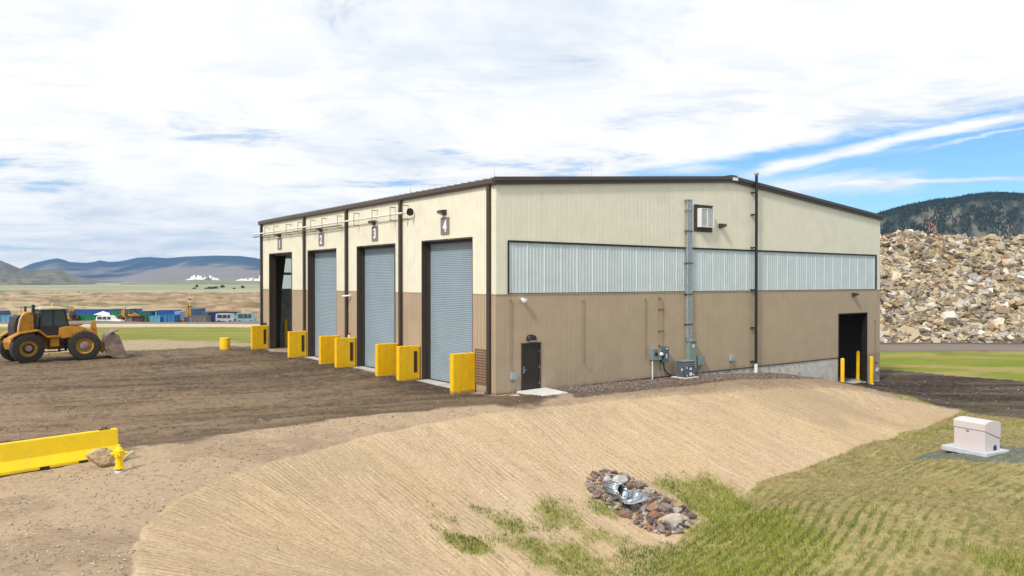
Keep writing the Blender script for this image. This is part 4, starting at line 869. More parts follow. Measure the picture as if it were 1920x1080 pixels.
MB().box(-.386, -.381, -.12, -.04, .38, .50).build('label_plate', WHITE, t); MB().path([(-.39, -.2, .36), (-.42, -.27, .2), (-.44, -.36, .02)], .03, 8).build('cable', BLACK, t)
MB().box(-.30, .30, -.30, .30, .04, .059).build('foot', BLACK, t)
tag(MB().box(-.55, .55, -.50, .50, -.15, .0).build('equipment_pad', CONC2, None, bevel=.02), 'small pale concrete pad under the dark transformer', 'pad')
o = bpy.data.objects['equipment_pad']; x, y = uv(11.95, -.68); o.location = (x, y, .005); o.rotation_euler = (0, 0, TH)
for nm, u, z, lb in (('outlet_box', .92, .62, 'small grey outlet box on the wall left of the brown door'), ('outlet_box', 16.72, .50, 'small grey outlet box low on the wall left of the black vent pipe')):
    t = bt(nm, lb, 'box', u, -.01, z, 'grey outlet boxes'); MB().box(-.16, .16, -.14, 0, 0, .30).build('case', mat('pale_grey_box', (.33, .38, .40), .45) if u < 2 else bpy.data.materials['pale_grey_box'], t, bevel=.01)
    MB().box(-.10, .08, -.16, -.141, .08, .24).build('cover', bpy.data.materials['pale_grey_box'], t, bevel=.006); MB().tube((0, -.05, 0), (0, -.05, -.75), .022, 8).build('conduit', GALV, t)
THIN = mat('thin_conduit', (.26, .19, .13), .5)
for u, z0, z1, lb in ((.80, 1.12, 4.28, 'thin drop conduit near the corner, left of the brown door'), (5.24, 1.12, 4.2, 'thin drop conduit alone in the middle of the tan wall'), (9.60, 1.12, 4.2, 'thin drop conduit just left of the meter box'), (32.75, -.9, 2.4, 'thin drop conduit right of the lower doorway')):
    t = bt('drop_conduit', lb, 'conduit', u, -.02, z0, 'thin conduits on the tan wall')
    MB().tube((0, -.03, 0), (0, -.03, z1 - z0), .017, 6).build('conduit', THIN, t); MB().path([(0, -.03, 0), (.02, -.10, -.03), (.10, -.14, .02), (.12, -.14, .10)], .02, 6).build('hook', THIN, t)
    MB().box(-.04, .04, -.05, 0, z1 - z0 - .12, z1 - z0).build('clip', THIN, t)
t = bt('twin_conduit', 'pair of thin conduits dropping to the grey switch box', 'conduit', 10.72, -.02, 1.6)
for x in (-.02, .10): MB().tube((x, -.05, 0), (x, -.05, 2.65), .02, 6).build('conduit', mat('tan_conduit', (.36, .27, .19), .5), t)
for z in (.08, .85, 2.0, 2.6): MB().box(-.12, .26 if z > .2 and z < 2.5 else .04, -.06, 0, z - .03, z + .03).build('clip', mat('rusty_clip', (.16, .05, .03), .6), t)
t = bt('water_tap', 'pale wall hydrant low at the right end of the tan wall', 'tap', 32.95, -.02, -1.25); MB().box(-.12, .12, -.14, 0, 0, .28).build('case', mat('tap_grey', (.5, .5, .52), .4), t, bevel=.02); MB().tube((0, -.14, .1), (0, -.22, .1), .05, 12).build('spout', GALV, t); MB().box(-.1, 0, -.05, 0, .55, .68).build('clip', BROWN, t)
# lightning rods
for i, (u, v, lb) in enumerate([(-.05, .05, 'at the near roof corner'), (5.9, .1, 'on the left roof edge of the gable'), (11.4, .1, 'midway up the gable roof edge'), (-.1, 7.6, 'over the eave between bays 3 and 4')]):
    t = bt('lightning_rod', 'thin lightning rod standing ' + lb, 'rod', u, v, zroof(max(u, 0)) + .05, 'lightning rods'); MB().tube((0, 0, 0), (0, 0, .55), .008, 6, r1=.004).tube((0, 0, 0), (0, 0, .05), .03, 8).build('rod', GALV, t)
# door landing and the small tile
t = MB(); q = [uv(1.22, -.06), uv(2.75, -.06), uv(2.66, -2.0), uv(1.0, -2.0)]
a0 = P(968.3, 737.5); a1 = P(1007.9, 746.6); a2 = P(1065.6, 739.6); a3 = P(1023, 730.2)
def slab(name, pts, z0, z1, m, label, cat, bevel=.015):
    cx = sum(p[0] for p in pts) / 4; cy = sum(p[1] for p in pts) / 4
    o = MB().hexa([(p[0] - cx, p[1] - cy, z0) for p in pts], [(p[0] - cx, p[1] - cy, z1) for p in pts]).build(name, m, None, bevel=bevel); o.location = (cx, cy, 0); return tag(o, label, cat)
slab('door_landing', [a0, a1, a2, a3], -.25, .09, CONC2, 'pale concrete landing in front of the brown personnel door', 'slab')
slab('ground_tile', [P(950.5, 744.6), P(960.5, 748.2), P(983, 744.8), P(969, 742)], -.05, .05, CONC2, 'small pale tile set in the dark gravel beside the landing', 'tile', .005)
# yellow guide blocks at the doors
SLOT = mat('dark_slot', (.055, .032, .012), .7)
blk = thing('guide_block', '', 'barrier', (0, 0, 0), TH); proto_b = MB()
proto_b.box(-1.22, 0, 0, .30, -.3, 1.78); proto_b.build('block', YEL, blk, bevel=.025)
def slot(parent):
    f = MB(); f.box(-.36, -.345, -.03, -.0, .40, 1.50); f.box(-.20, -.185, -.03, -.0, .40, 1.50); f.box(-.345, -.20, -.03, -.0, 1.485, 1.50); f.box(-.345, -.20, -.012, -.0, .40, 1.485)
    return f.build('rubber_slot', SLOT, parent)
specs = [(1.55, 0, 'nearest yellow block, solid faced, right of the nearest bay door'), (6.68, 1, 'slotted yellow block between the nearest bay door and its solid neighbour'), (9.06, 0, 'solid yellow block left of the nearest slotted block'), (14.32, 1, 'slotted yellow block at the left side of the bay under number three'),
         (16.66, 0, 'solid yellow block standing before the blue door under number two'), (21.9, 1, 'slotted yellow block just right of the two bollards in the open bay'), (29.42, 1, 'farthest slotted yellow block block at the far building corner')]
hs = [0, 0, -.04, -.03, -.05, -.03, 0]
for i, (v, sl_, lb) in enumerate(specs):
    c = blk if i == 0 else copy_tree(blk); x, y = uv(-.07, v); c.location = (x, y, hs[i]); tag(c, lb, 'barrier', 'yellow guide blocks beside the bay doors')
    if sl_: slot(c)
# bollards
def bollard(label, x, y, z, h, r=.11):
    t = thing('bollard', label, 'bollard', (x, y, z), 0, 'yellow steel bollards')
    MB().lathe([(r, -.4), (r, h - .05), (r * .93, h - .01), (r * .6, h + .03), (.01, h + .045)], n=20).build('post', YEL, t, smooth=True)
    MB().lathe([(r + .07, -.05), (r + .06, .012)], n=16).build('footing', CONC, t); return t
for px, lb in ((520, 'left yellow bollard inside the open bay 1'), (536, 'right yellow bollard inside the open bay 1')):
    x, y = P(px, 652, 0); y = 60.2; x = (px - 960) / F * y
    bollard(lb, x, y, 0, 2.12, .12)
for (u, v), z, h, lb in (((27.75, -.5), -1.97, 1.97, 'front yellow bollard left of the lower doorway, rising behind the bank'), ((32.2, .9), -1.95, 2.08, 'yellow bollard standing inside the lower doorway'), ((31.4, -.5), -1.95, 1.85, 'yellow bollard right of the lower doorway')):
    x, y = uv(u, v); bollard(lb, x, y, z, h, .125)
# ------------------------------------------------------------ rocks
def rock_mesh(name, m, seed, sub=2, sq=(1, 1, 1), rough=.28, cuts=7):
    rng = random.Random(seed); bm = bmesh.new(); bmesh.ops.create_icosphere(bm, subdivisions=sub, radius=1)
    for _ in range(cuts + (6 if cuts == 7 else 0)):                        # plane cuts give broken faces
        nrm = Vector((rng.gauss(0, 1), rng.gauss(0, 1), rng.gauss(0, 1))).normalized(); d = rng.uniform(.42, .80)
        for v in bm.verts:
            q = v.co.dot(nrm)
            if q > d: v.co -= nrm * (q - d) * .95
    for v in bm.verts: v.co *= 1 + rng.uniform(-1, 1) * rough * .18; v.co = Vector((v.co.x * sq[0], v.co.y * sq[1], v.co.z * sq[2]))
    me = bpy.data.meshes.new(name); bm.to_mesh(me); bm.free(); me.materials.append(m); return me
def rock_mat(name, stops, rnd=True, objcol=False, bump=.6, bscale=18, mott=.25):
    m = bpy.data.materials.new(name); m.use_nodes = True; t = m.node_tree; k = N(t); b = t.nodes['Principled BSDF']; b.inputs['Roughness'].default_value = .9; b.inputs['Specular IOR Level'].default_value = .2
    oi = k.n('ShaderNodeObjectInfo'); cr = k.n('ShaderNodeValToRGB'); cr.color_ramp.interpolation = 'CONSTANT' if len(stops) > 3 else 'LINEAR'
    e = cr.color_ramp.elements
    while len(e) < len(stops): e.new(.5)
    for i, c in enumerate(stops): e[i].position = i / len(stops); e[i].color = (*c, 1)
    t.links.new(oi.outputs['Random'], cr.inputs[0])
    co = k.n('ShaderNodeTexCoord').outputs['Object']; nz = k.noise(co, 1.7, 6, .65); v = k.mr(nz, .25, .75, 1 - mott, 1 + mott)
    t.links.new(k.mix(1., oi.outputs['Color'] if objcol else cr.outputs[0], k.comb(v, v, v), 'MULTIPLY'), b.inputs['Base Color'])
    bn = k.n('ShaderNodeBump'); bn.inputs['Strength'].default_value = bump; bn.inputs['Distance'].default_value = .03; t.links.new(k.noise(co, bscale / 4, 5, .65), bn.inputs['Height']); t.links.new(bn.outputs[0], b.inputs['Normal'])
    return m
RIP = rock_mat('riprap_rock', [(.175, .125, .105), (.22, .165, .14), (.15, .115, .11), (.26, .21, .18), (.20, .13, .10), (.29, .255, .23), (.17, .13, .12), (.28, .17, .105), (.13, .10, .095), (.24, .19, .165), (.33, .29, .25)], objcol=True)
def single(c): return rock_mat('rock_%d' % int(c[0] * 1000), [c, tuple(x * .9 for x in c)])
rip_poly_px = [(1102, 900), (1110, 886), (1132, 882), (1150, 884), (1200, 905), (1250, 936), (1297, 962), (1296, 985), (1272, 1003), (1240, 1004), (1205, 992), (1175, 972), (1140, 952), (1112, 932), (1102, 915)]
from mathutils import Euler
variants = [rock_mesh('rock', RIP, s, sq=sq) for s, sq in enumerate([(1, .75, .6), (1, .9, .75), (1, .6, .5), (1, .85, .45), (.9, .9, .7), (1, .7, .8), (1, .8, .6), (1, .65, .6)])]
def ground_at(px, py, z0=-1.5):
    z = z0
    for _ in range(12): x, y = P(px, py, z); z = .5 * z + .5 * gz(x, y)
    return x, y, gz(x, y)
def in_poly(x, y, poly):
    c = False
    for i in range(len(poly)):
        (x0, y0), (x1, y1) = poly[i - 1], poly[i]
        if (y0 > y) != (y1 > y) and x < x0 + (y - y0) * (x1 - x0) / (y1 - y0): c = not c
    return c
rng = random.Random(3); placed = []
rip_w = [ground_at(px, py, -2.3)[:2] for px, py in rip_poly_px]
xs0, xs1 = min(p[0] for p in rip_w), max(p[0] for p in rip_w); ys0, ys1 = min(p[1] for p in rip_w), max(p[1] for p in rip_w)
tries = 0
while len(placed) < 235 and tries < 60000:
    tries += 1; r = .24 if len(placed) < 12 else .17 if len(placed) < 60 else rng.uniform(.075, .14)
    x, y = rng.uniform(xs0, xs1), rng.uniform(ys0, ys1)
    if not in_poly(x, y, rip_w): continue
    if any((x - a) ** 2 + (y - b) ** 2 < (.58 * (r + q)) ** 2 for a, b, q in placed): continue
    placed.append((x, y, r))
for i, (x, y, r) in enumerate(placed):
    o = bpy.data.objects.new('rock', variants[i % 8]); COL.objects.link(o); o.location = (x, y, gz(x, y) + r * .28)
    o.rotation_euler = (rng.uniform(-.6, .6), rng.uniform(-.6, .6), rng.uniform(0, 6.3)); k = r * 1.18; o.scale = (k * rng.uniform(.9, 1.25), k * rng.uniform(.8, 1.1), k * rng.uniform(.75, 1.1))
    cn, cv_ = rng.choice([('purple-brown', (.175, .125, .112)), ('purple-brown', (.215, .16, .145)), ('dark', (.13, .10, .095)), ('grey-brown', (.25, .205, .175)), ('grey-brown', (.29, .25, .22)), ('rust-brown', (.27, .16, .11)), ('purple-brown', (.19, .14, .12)), ('pale grey', (.36, .33, .30))])
    fr_ = (x - xs0) / (xs1 - xs0); zn = 'upper end of the riprap, around the culvert mouth' if fr_ < .38 else 'middle of the riprap bed' if fr_ < .68 else 'lower right end of the riprap bed'
    kd = rng.uniform(.85, 1.15); o.color = tuple(c_ * kd for c_ in cv_) + (1,); tag(o, ('large ' if r > .16 else 'small ') + cn + ' stone in the ' + zn, 'rock', 'riprap stones, ' + ('large ' if r > .16 else 'small ') + cn + ', ' + zn)
for px, py, sx, sy, sz, rz, col, lb, dzz in [
        (1163, 908, .32, .27, .24, .3, (.50, .48, .46), 'large pale grey boulder just above the culvert mouth', .16), (1137, 903, .22, .19, .16, 1., (.46, .43, .41), 'pale grey boulder at the top left of the riprap', .12),
        (1263, 978, .58, .22, .16, -.15, (.55, .47, .37), 'long cream slab lying across the lower riprap', .16), (1217, 990, .13, .24, .14, .2, (.36, .19, .09), 'rust coloured upright stone at the lower edge of the riprap', .1),
        (1188, 949, .10, .09, .10, .2, (.75, .73, .69), 'small white stone in the middle of the riprap', .14), (1224, 955, .26, .2, .16, .5, (.34, .19, .13), 'reddish block in the middle of the riprap', .13),
        (1253, 957, .22, .27, .24, .4, (.24, .20, .17), 'large brown-grey block in the right half of the riprap', .16), (1270, 950, .30, .16, .10, -.2, (.42, .25, .13), 'orange-brown flat stone at the right edge of the riprap', .12),
        (1185, 936, .20, .10, .08, .4, (.62, .60, .56), 'pale flat stone right of the culvert lip', .12)]:
    x, y, z = ground_at(px, py + 5, -2.2); me = rock_mesh('boulder', single(col), int(px), sub=3, rough=.2); o = bpy.data.objects.new('boulder', me); COL.objects.link(o)
    o.location = (x, y, z + dzz); o.scale = (sx, sy, sz); o.rotation_euler = (.1, -.1, rz); tag(o, lb, 'boulder')
# culvert end section, galvanised
x, y, z = ground_at(1160, 936, -2.2)
cv = thing('culvert_outlet', 'galvanised flared culvert end lying among the riprap', 'culvert', (x, y, z + .10), math.radians(-52))
mb = MB(); n = 14; ring = []
for j, (L_, hw, hh) in enumerate([(0, .22, .22), (.12, .23, .22), (.35, .34, .19), (.65, .50, .11), (.85, .58, .05)]):
    row = []
    for i in range(n + 1):
        a = math.pi * (1.25 - 1.5 * i / n) if j < 2 else math.pi * (1.12 - 1.24 * i / n)
        open_ = j >= 2
        if open_:                              # flare: floor and two wings, open on top
            s_ = -1 + 2 * i / n; row.append((L_, s_ * hw, (abs(s_) ** 3) * hh * 1.5 - .04))
        else: row.append((L_, math.cos(math.pi * 1.5 - (i / n) * 2 * math.pi) * hw, math.sin(math.pi * 1.5 - (i / n) * 2 * math.pi) * hh + .18))
    ring.append(row)
mb2 = MB()
for j in (2, 3):
    vs = ring[j] + ring[j + 1]; mb.add(vs, [(i, i + 1, n + 2 + i, n + 1 + i) for i in range(n)])
cg = mat('culvert_zinc', (.42, .47, .50), .28, metal=.75, var=.2, scale=5)
fl = mb.build('flared_apron', cg, cv, smooth=True)
md = fl.modifiers.new('thick', 'SOLIDIFY'); md.thickness = .015
mb = MB()
for i in range(24):
    a, b2 = 2 * math.pi * i / 24, 2 * math.pi * (i + 1) / 24; r = .22
    q = lambda a, L, r: (L, math.cos(a) * r, .18 + math.sin(a) * r)
    mb.add([q(a, -.5, r), q(b2, -.5, r), q(b2, .1 + .22 * (1 - math.sin(b2)) / 2 * 1.0, r), q(a, .1 + .22 * (1 - math.sin(a)) / 2, r)], [(0, 1, 2, 3)])
p_ = mb.build('pipe_barrel', cg, cv, smooth=True); md = p_.modifiers.new('thick', 'SOLIDIFY'); md.thickness = .02
mb = MB()
for s_ in (-1, 1):
    mb.add([(.10, s_ * .22, .20), (.36, s_ * .36, .20), (.65, s_ * .51, .14), (.65, s_ * .47, -.02), (.36, s_ * .32, -.03), (.10, s_ * .16, -.02)], [(0, 1, 4, 5), (1, 2, 3, 4)])
w_ = mb.build('wing', cg, cv); md = w_.modifiers.new('thick', 'SOLIDIFY'); md.thickness = .015
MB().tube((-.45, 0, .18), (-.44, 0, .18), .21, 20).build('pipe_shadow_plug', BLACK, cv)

# concrete rubble pile
RUB = rock_mat('rubble_slab', [(.45, .36, .24), (.40, .31, .20), (.47, .40, .29), (.36, .31, .24), (.52, .42, .29), (.29, .22, .145), (.43, .33, .20), (.54, .47, .36), (.38, .29, .18), (.49, .38, .25), (.60, .56, .49), (.42, .40, .36)], mott=.15)
def pile_z(X, Y):
    X = np.asarray(X, float); Y = np.asarray(Y, float); px = X / Y * F + 960
    tz = CH + (HY - np.interp(px, [1500, 1600, 1650, 1670, 1688, 1702, 1716, 1735, 1752, 1775, 1800, 1825, 1850, 1880, 1905, 1925, 1960, 2200, 2600], [458, 455, 453, 449, 443, 439, 442, 450, 448, 453, 449, 453, 455, 450, 452, 446, 450, 456, 480])) / F * 108
    t = np.clip((Y - 90.6) / (107 - 90.6), 0, 1); s = t ** .92
    z = -2.3 + (tz + 2.3) * s + (fbm(X * .22, Y * .22, 401, 4) - .5) * 2.2 * np.sin(np.pi * np.clip(t, 0, 1)) * .9 + (fbm(X * .8, Y * .8, 402, 3) - .5) * .8
    return np.where(Y > 107, z - (Y - 107) * .25 * ss(Y, 107, 112), z)
px_ = np.arange(22, 100, .55); py_ = np.arange(90.2, 124, .45); XX, YY = np.meshgrid(px_, py_); ZZ = pile_z(XX, YY)
R_, C_ = XX.shape; ix = np.arange(R_ * C_).reshape(R_, C_); q = np.stack([ix[:-1, :-1], ix[:-1, 1:], ix[1:, 1:], ix[1:, :-1]], -1).reshape(-1, 4)
cc = blend(np.ones(XX.shape + (3,)) * np.array([.20, .155, .105]), ss(fbm(XX, YY, 405, 3), .45, .6) * .8, (.07, .055, .04))
o = np_mesh('rubble_mound', np.stack([XX, YY, ZZ], -1).reshape(-1, 3), q, attr_mat('rubble_fines', fine=.3, fscale=2.5, bump=1., bscale=3), cc.reshape(-1, 3)); o['kind'] = 'structure'
rg = np.random.default_rng(11)
def chunks(n, smin, smax, power, pal, name, label, x0=36, x1=74, flat=(.16, .5), lift=.2):
    s = smin * (smax / smin) ** (rg.random(n) ** power); x = rg.uniform(x0, x1, n); y = 90.3 + 18.2 * rg.random(n); z = pile_z(x, y) + s * lift
    base = np.array([[-1, -1, -1], [1, -1, -1], [1, 1, -1], [-1, 1, -1], [-1, -1, 1], [1, -1, 1], [1, 1, 1], [-1, 1, 1]], float)
    V = base[None] * (1 + rg.uniform(-.38, .22, (n, 8, 3))); V[:, :, 0] *= (s * .5)[:, None]; V[:, :, 1] *= (s * rg.uniform(.28, .5, n))[:, None]; V[:, :, 2] *= (s * rg.uniform(flat[0], flat[1], n) * .5)[:, None]
    a, b, c = rg.uniform(0, 6.28, n), rg.normal(0, .45, n), rg.normal(.25, .45, n)
    def rot(V, ang, i, j):
        ca, sa = np.cos(ang)[:, None], np.sin(ang)[:, None]; p, q_ = V[:, :, i].copy(), V[:, :, j].copy(); V[:, :, i] = p * ca - q_ * sa; V[:, :, j] = p * sa + q_ * ca
    rot(V, a, 0, 1); rot(V, b, 0, 2); rot(V, c, 1, 2)
    V += np.stack([x, y, z], -1)[:, None, :]
    fc = np.array([[3, 2, 1, 0], [4, 5, 6, 7], [0, 1, 5, 4], [1, 2, 6, 5], [2, 3, 7, 6], [3, 0, 4, 7]])
    Fc = (np.arange(n)[:, None, None] * 8 + fc[None]).reshape(-1, 4); col = pal[rg.integers(0, len(pal), n)] * rg.uniform(.5, 1.15, (n, 1)); C = np.repeat(col[:, None], 8, 1).reshape(-1, 3)
    o = np_mesh(name, V.reshape(-1, 3), Fc, attr_mat(name + '_surface', fine=.14, fscale=3, bump=.6, bscale=6), np.clip(C, 0, .8), smooth=False); return tag(o, label, 'rubble', kind='stuff')
pal = np.array([(.45, .36, .24), (.40, .31, .20), (.47, .40, .29), (.36, .31, .24), (.52, .42, .29), (.28, .21, .14), (.43, .33, .20), (.54, .47, .36), (.22, .18, .14), (.12, .10, .08), (.46, .36, .23), (.41, .32, .21), (.62, .58, .52), (.38, .36, .33), (.45, .43, .40), (.34, .20, .12), (.52, .45, .33)])
chunks(15000, .22, 1.25, 1.35, pal, 'small_rubble', 'mass of small broken concrete and stone filling the rubble pile')
def slab_mesh(seed):
    r = random.Random(seed); bm = bmesh.new(); n = r.choice([4, 5, 5, 6]); th = r.uniform(.13, .30); pts = []
    for i in range(n):
        a = 2 * math.pi * (i + r.uniform(-.25, .25)) / n; q = r.uniform(.75, 1.1); pts.append((math.cos(a) * q, math.sin(a) * q * .72))
    lo_ = [bm.verts.new((x * r.uniform(.85, 1.05), y * r.uniform(.85, 1.05), -th)) for x, y in pts]; hi_ = [bm.verts.new((x, y, th + r.uniform(-.05, .05))) for x, y in pts]
    bm.faces.new(hi_); bm.faces.new(lo_[::-1])
    for i in range(n): bm.faces.new((lo_[i], lo_[(i + 1) % n], hi_[(i + 1) % n], hi_[i]))
    bmesh.ops.bevel(bm, geom=list(bm.edges), offset=.035, segments=1, affect='EDGES')
    for v in bm.verts: v.co += Vector((r.uniform(-.02, .02), r.uniform(-.02, .02), r.uniform(-.02, .02)))
    bmesh.ops.recalc_face_normals(bm, faces=bm.faces)
    me = bpy.data.meshes.new('rubble_slab'); bm.to_mesh(me); bm.free(); me.materials.append(RUB); return me
sv = [slab_mesh(100 + i) for i in range(14)]; rr = random.Random(9); done = []
while len(done) < 300:
    y = 90.8 + 16.5 * rr.random() ** 1.15; pxl = rr.uniform(1640, 1935); x = (pxl - 960) / F * y; s = rr.choice([.55, .6, .7, .8, .95, 1.2]) * rr.uniform(.8, 1.15) * (1.1 if y < 97 else .9)
    if any(abs(x - a) < .7 * (s + c) and abs(y - b) < .55 * (s + c) for a, b, c in done): s *= .7
    done.append((x, y, s)); o = bpy.data.objects.new('concrete_chunk', sv[len(done) % 14]); COL.objects.link(o); o.location = (x, y, float(pile_z(x, y)) + s * .33)
    o.scale = (s, s, s * rr.uniform(.8, 1.4)); o.rotation_euler = Euler((rr.gauss(.45, .5), rr.gauss(0, .4), rr.uniform(0, 6.28))); tag(o, 'broken tan concrete chunk lodged in the ' + ('foot' if y < 95 else 'middle' if y < 102 else 'upper part') + ' of the tall rubble pile', 'chunk', 'broken chunks on the rubble pile, ' + ('foot' if y < 95 else 'middle' if y < 102 else 'upper part'))

# ------------------------------------------------------------ barrier, hydrant, boulders
p0, p1 = Vector((*P(226, 857), 0)), Vector((*P(0, 894), 0)); d = (p1 - p0).normalized(); rz = math.atan2(d.y, d.x)
jb = thing('road_barrier', 'bright yellow concrete road barrier at the left edge of the yard', 'barrier', p0, rz)
prof = [(0, 0), (0, .09), (.17, .33), (.225, .80), (.375, .80), (.43, .33), (.60, .09), (.60, 0)]
mb = MB(); prof_l = [(-a + .0, b) for a, b in prof]
# far face lies to the right of the walking direction; build with the near face on the camera side
sgn = 1 if (Vector((-d.y, d.x, 0)).dot(Vector((0, 0, 0)) - p0)) < 0 else -1
mb.prism([(sgn * a, b) for a, b in prof], 'x', 0, 3.9)
jbm = mb.build('body', YELB, jb, bevel=.02)
mb = MB()
for px in (82, 155):
    k = (px - 960) / F; tt = (k * p0.y - p0.x) / (d.x - k * d.y); mb = MB(); mb.box(tt - .12, tt + .12, -sgn * .006 if sgn > 0 else -.05, .05 if sgn > 0 else .006, .0, .075); mb.build('drain_slot', BLACK, jb)
mb = MB(); mb.path([(.28, sgn * .30, .79), (.28, sgn * .30, .86), (.42, sgn * .30, .86), (.42, sgn * .30, .79)], .012, 6); mb.box(.2, .5, sgn * .30 - .06, sgn * .30 + .06, .798, .815); mb.build('lifting_loop', BLACK, jb)
x, y = P(222, 889); hy = thing('fire_hydrant', 'yellow fire hydrant with a grey foot beside the barrier end', 'hydrant', (x, y, .03), .5)
MB().lathe([(.10, -.05), (.105, .03), (.085, .07)], n=18).build('foot', mat('foot_grey', (.60, .62, .68), .7, bump=.4), hy); MB().lathe([(.085, .071), (.085, .11)], n=18).build('collar', BLACK, hy)
mb = MB(); mb.lathe([(.13, .11), (.13, .145), (.092, .15), (.090, .42), (.12, .425), (.12, .455), (.105, .46), (.105, .56), (.12, .565), (.12, .59), (.095, .60), (.075, .66), (.04, .69), (.035, .70), (.035, .745), (.001, .75)], n=20)
mb.build('barrel', YELB, hy, smooth=True)
for a, r, L_ in ((0, .055, .19), (math.pi, .055, .19), (-math.pi / 2 - .3, .075, .18)):
    c_, s_ = math.cos(a), math.sin(a); MB().tube((c_ * .08, s_ * .08, .51), (c_ * (L_ - .05), s_ * (L_ - .05), .51), r * .85, 14).tube((c_ * (L_ - .05), s_ * (L_ - .05), .51), (c_ * L_, s_ * L_, .51), r, 6).tube((c_ * L_, s_ * L_, .51), (c_ * (L_ + .03), s_ * (L_ + .03), .51), .02, 5).build('hose_cap', YELB, hy)
for i in range(8):
    a = i * math.pi / 4; MB().tube((math.cos(a) * .118, math.sin(a) * .118, .10), (math.cos(a) * .118, math.sin(a) * .118, .165), .012, 6).build('bolt', YELB, hy)
for px, py, s, col, lb in ((188, 879, (.46, .32, .33), (.50, .375, .225), 'tan boulder resting against the yellow barrier'), (238, 868, (.22, .20, .22), (.46, .40, .29), 'smaller pale boulder just behind the yellow hydrant')):
    x, y = P(px, py); me = rock_mesh('boulder', single(col), px, sub=4, rough=.35, cuts=16); o = bpy.data.objects.new('boulder', me); COL.objects.link(o); o.location = (x, y + .1, s[2] * .62); o.scale = s; o.rotation_euler = (0, .08, .35); tag(o, lb, 'boulder')
    me.polygons.foreach_set('use_smooth', [True] * len(me.polygons)); me.set_sharp_from_angle(angle=math.radians(18))
x, y = P(421.5, 656); t = thing('drum', 'short yellow cylinder standing on the dirt left of the bays', 'drum', (x, y, 0))
MB().lathe([(.37, -.1), (.38, .86), (.36, .90), (.01, .91)], n=28).build('shell', YEL, t, smooth=True); MB().lathe([(.385, .80), (.39, .82), (.385, .84)], n=28).build('rim', YEL, t)
# shelter
zf = -1.56; FC = Vector((*P(1848, 848, zf), 0)); fd_ = Vector((-.44, .898, 0)); rd_ = Vector((.898, .44, 0))
def reach(o, d, px): k = (px - 960) / F; return (k * o.y - o.x) / (d.x - k * d.y)
FL = FC + fd_ * reach(FC, fd_, 1790); RC = FC + rd_ * reach(FC, rd_, 1876.5)
ex = (FC - FL); wdt = ex.length; rz = math.atan2(ex.y, ex.x); dep = abs((RC - FC).dot(Vector((-math.sin(rz), math.cos(rz), 0))))
LAV = mat('pale_lavender_shell', (.60, .53, .535), .45, var=.02, scale=1)
sh = thing('equipment_shelter', 'pale lavender-white hinged equipment shelter with rounded top on a slab', 'shelter', (FL.x, FL.y, zf), rz)
def shell(x0, x1, y0, y1, zbot, H1, arch, grow=0):
    pts = [(y0, zbot[0])]
    pts += [(y0, H1)]
    for i in range(1, 12): t_ = i / 12; pts.append((y0 + (y1 - y0) * t_, H1 + arch * math.sin(math.pi * t_) ** .8))
    pts += [(y1, H1), (y1, zbot[1])]; return pts
Hs = 1.07
mb = MB(); mb.prism([(0, 0), (0, .78), (dep, .42), (dep, 0)], 'x', 0, wdt); mb.build('base_shell', LAV, sh, bevel=.015)
mb = MB(); mb.prism([(-.02, .80)] + [(-.02 + (dep + .04) * i / 14, Hs + .10 * math.sin(math.pi * i / 14) ** .75) for i in range(15)] + [(dep + .02, .44)], 'x', -.02, wdt + .02); lid = mb.build('lid', LAV, sh, bevel=.012)
mb = MB(); mb.hexa([(.01, .0, .775), (wdt - .01, .0, .775), (wdt - .01, dep, .415), (.01, dep, .415)], [(.01, .0, .805), (wdt - .01, .0, .805), (wdt - .01, dep, .445), (.01, dep, .445)]); mb.build('seal', mat('seam_grey', (.16, .14, .15), .6), sh)
MB().box(wdt * .42, wdt * .50, -.04, 0, .70, .76).build('latch', GALV, sh); MB().prism([(dep - .42, .01), (dep - .42, .13), (dep - .36, .21), (dep - .29, .21), (dep - .23, .13), (dep - .23, .01)], 'x', wdt + .001, wdt + .02).build('vent_flap', mat('dark_blue_vent', (.03, .03, .10), .5), sh)
MB().box(-.38, wdt + .22, -.24, dep + .25, -.20, 0).build('slab', mat('bluish_concrete', (.50, .53, .56), .8, bump=.3, dirt=(.36, .37, .37, .5), dscale=3), sh, bevel=.02)

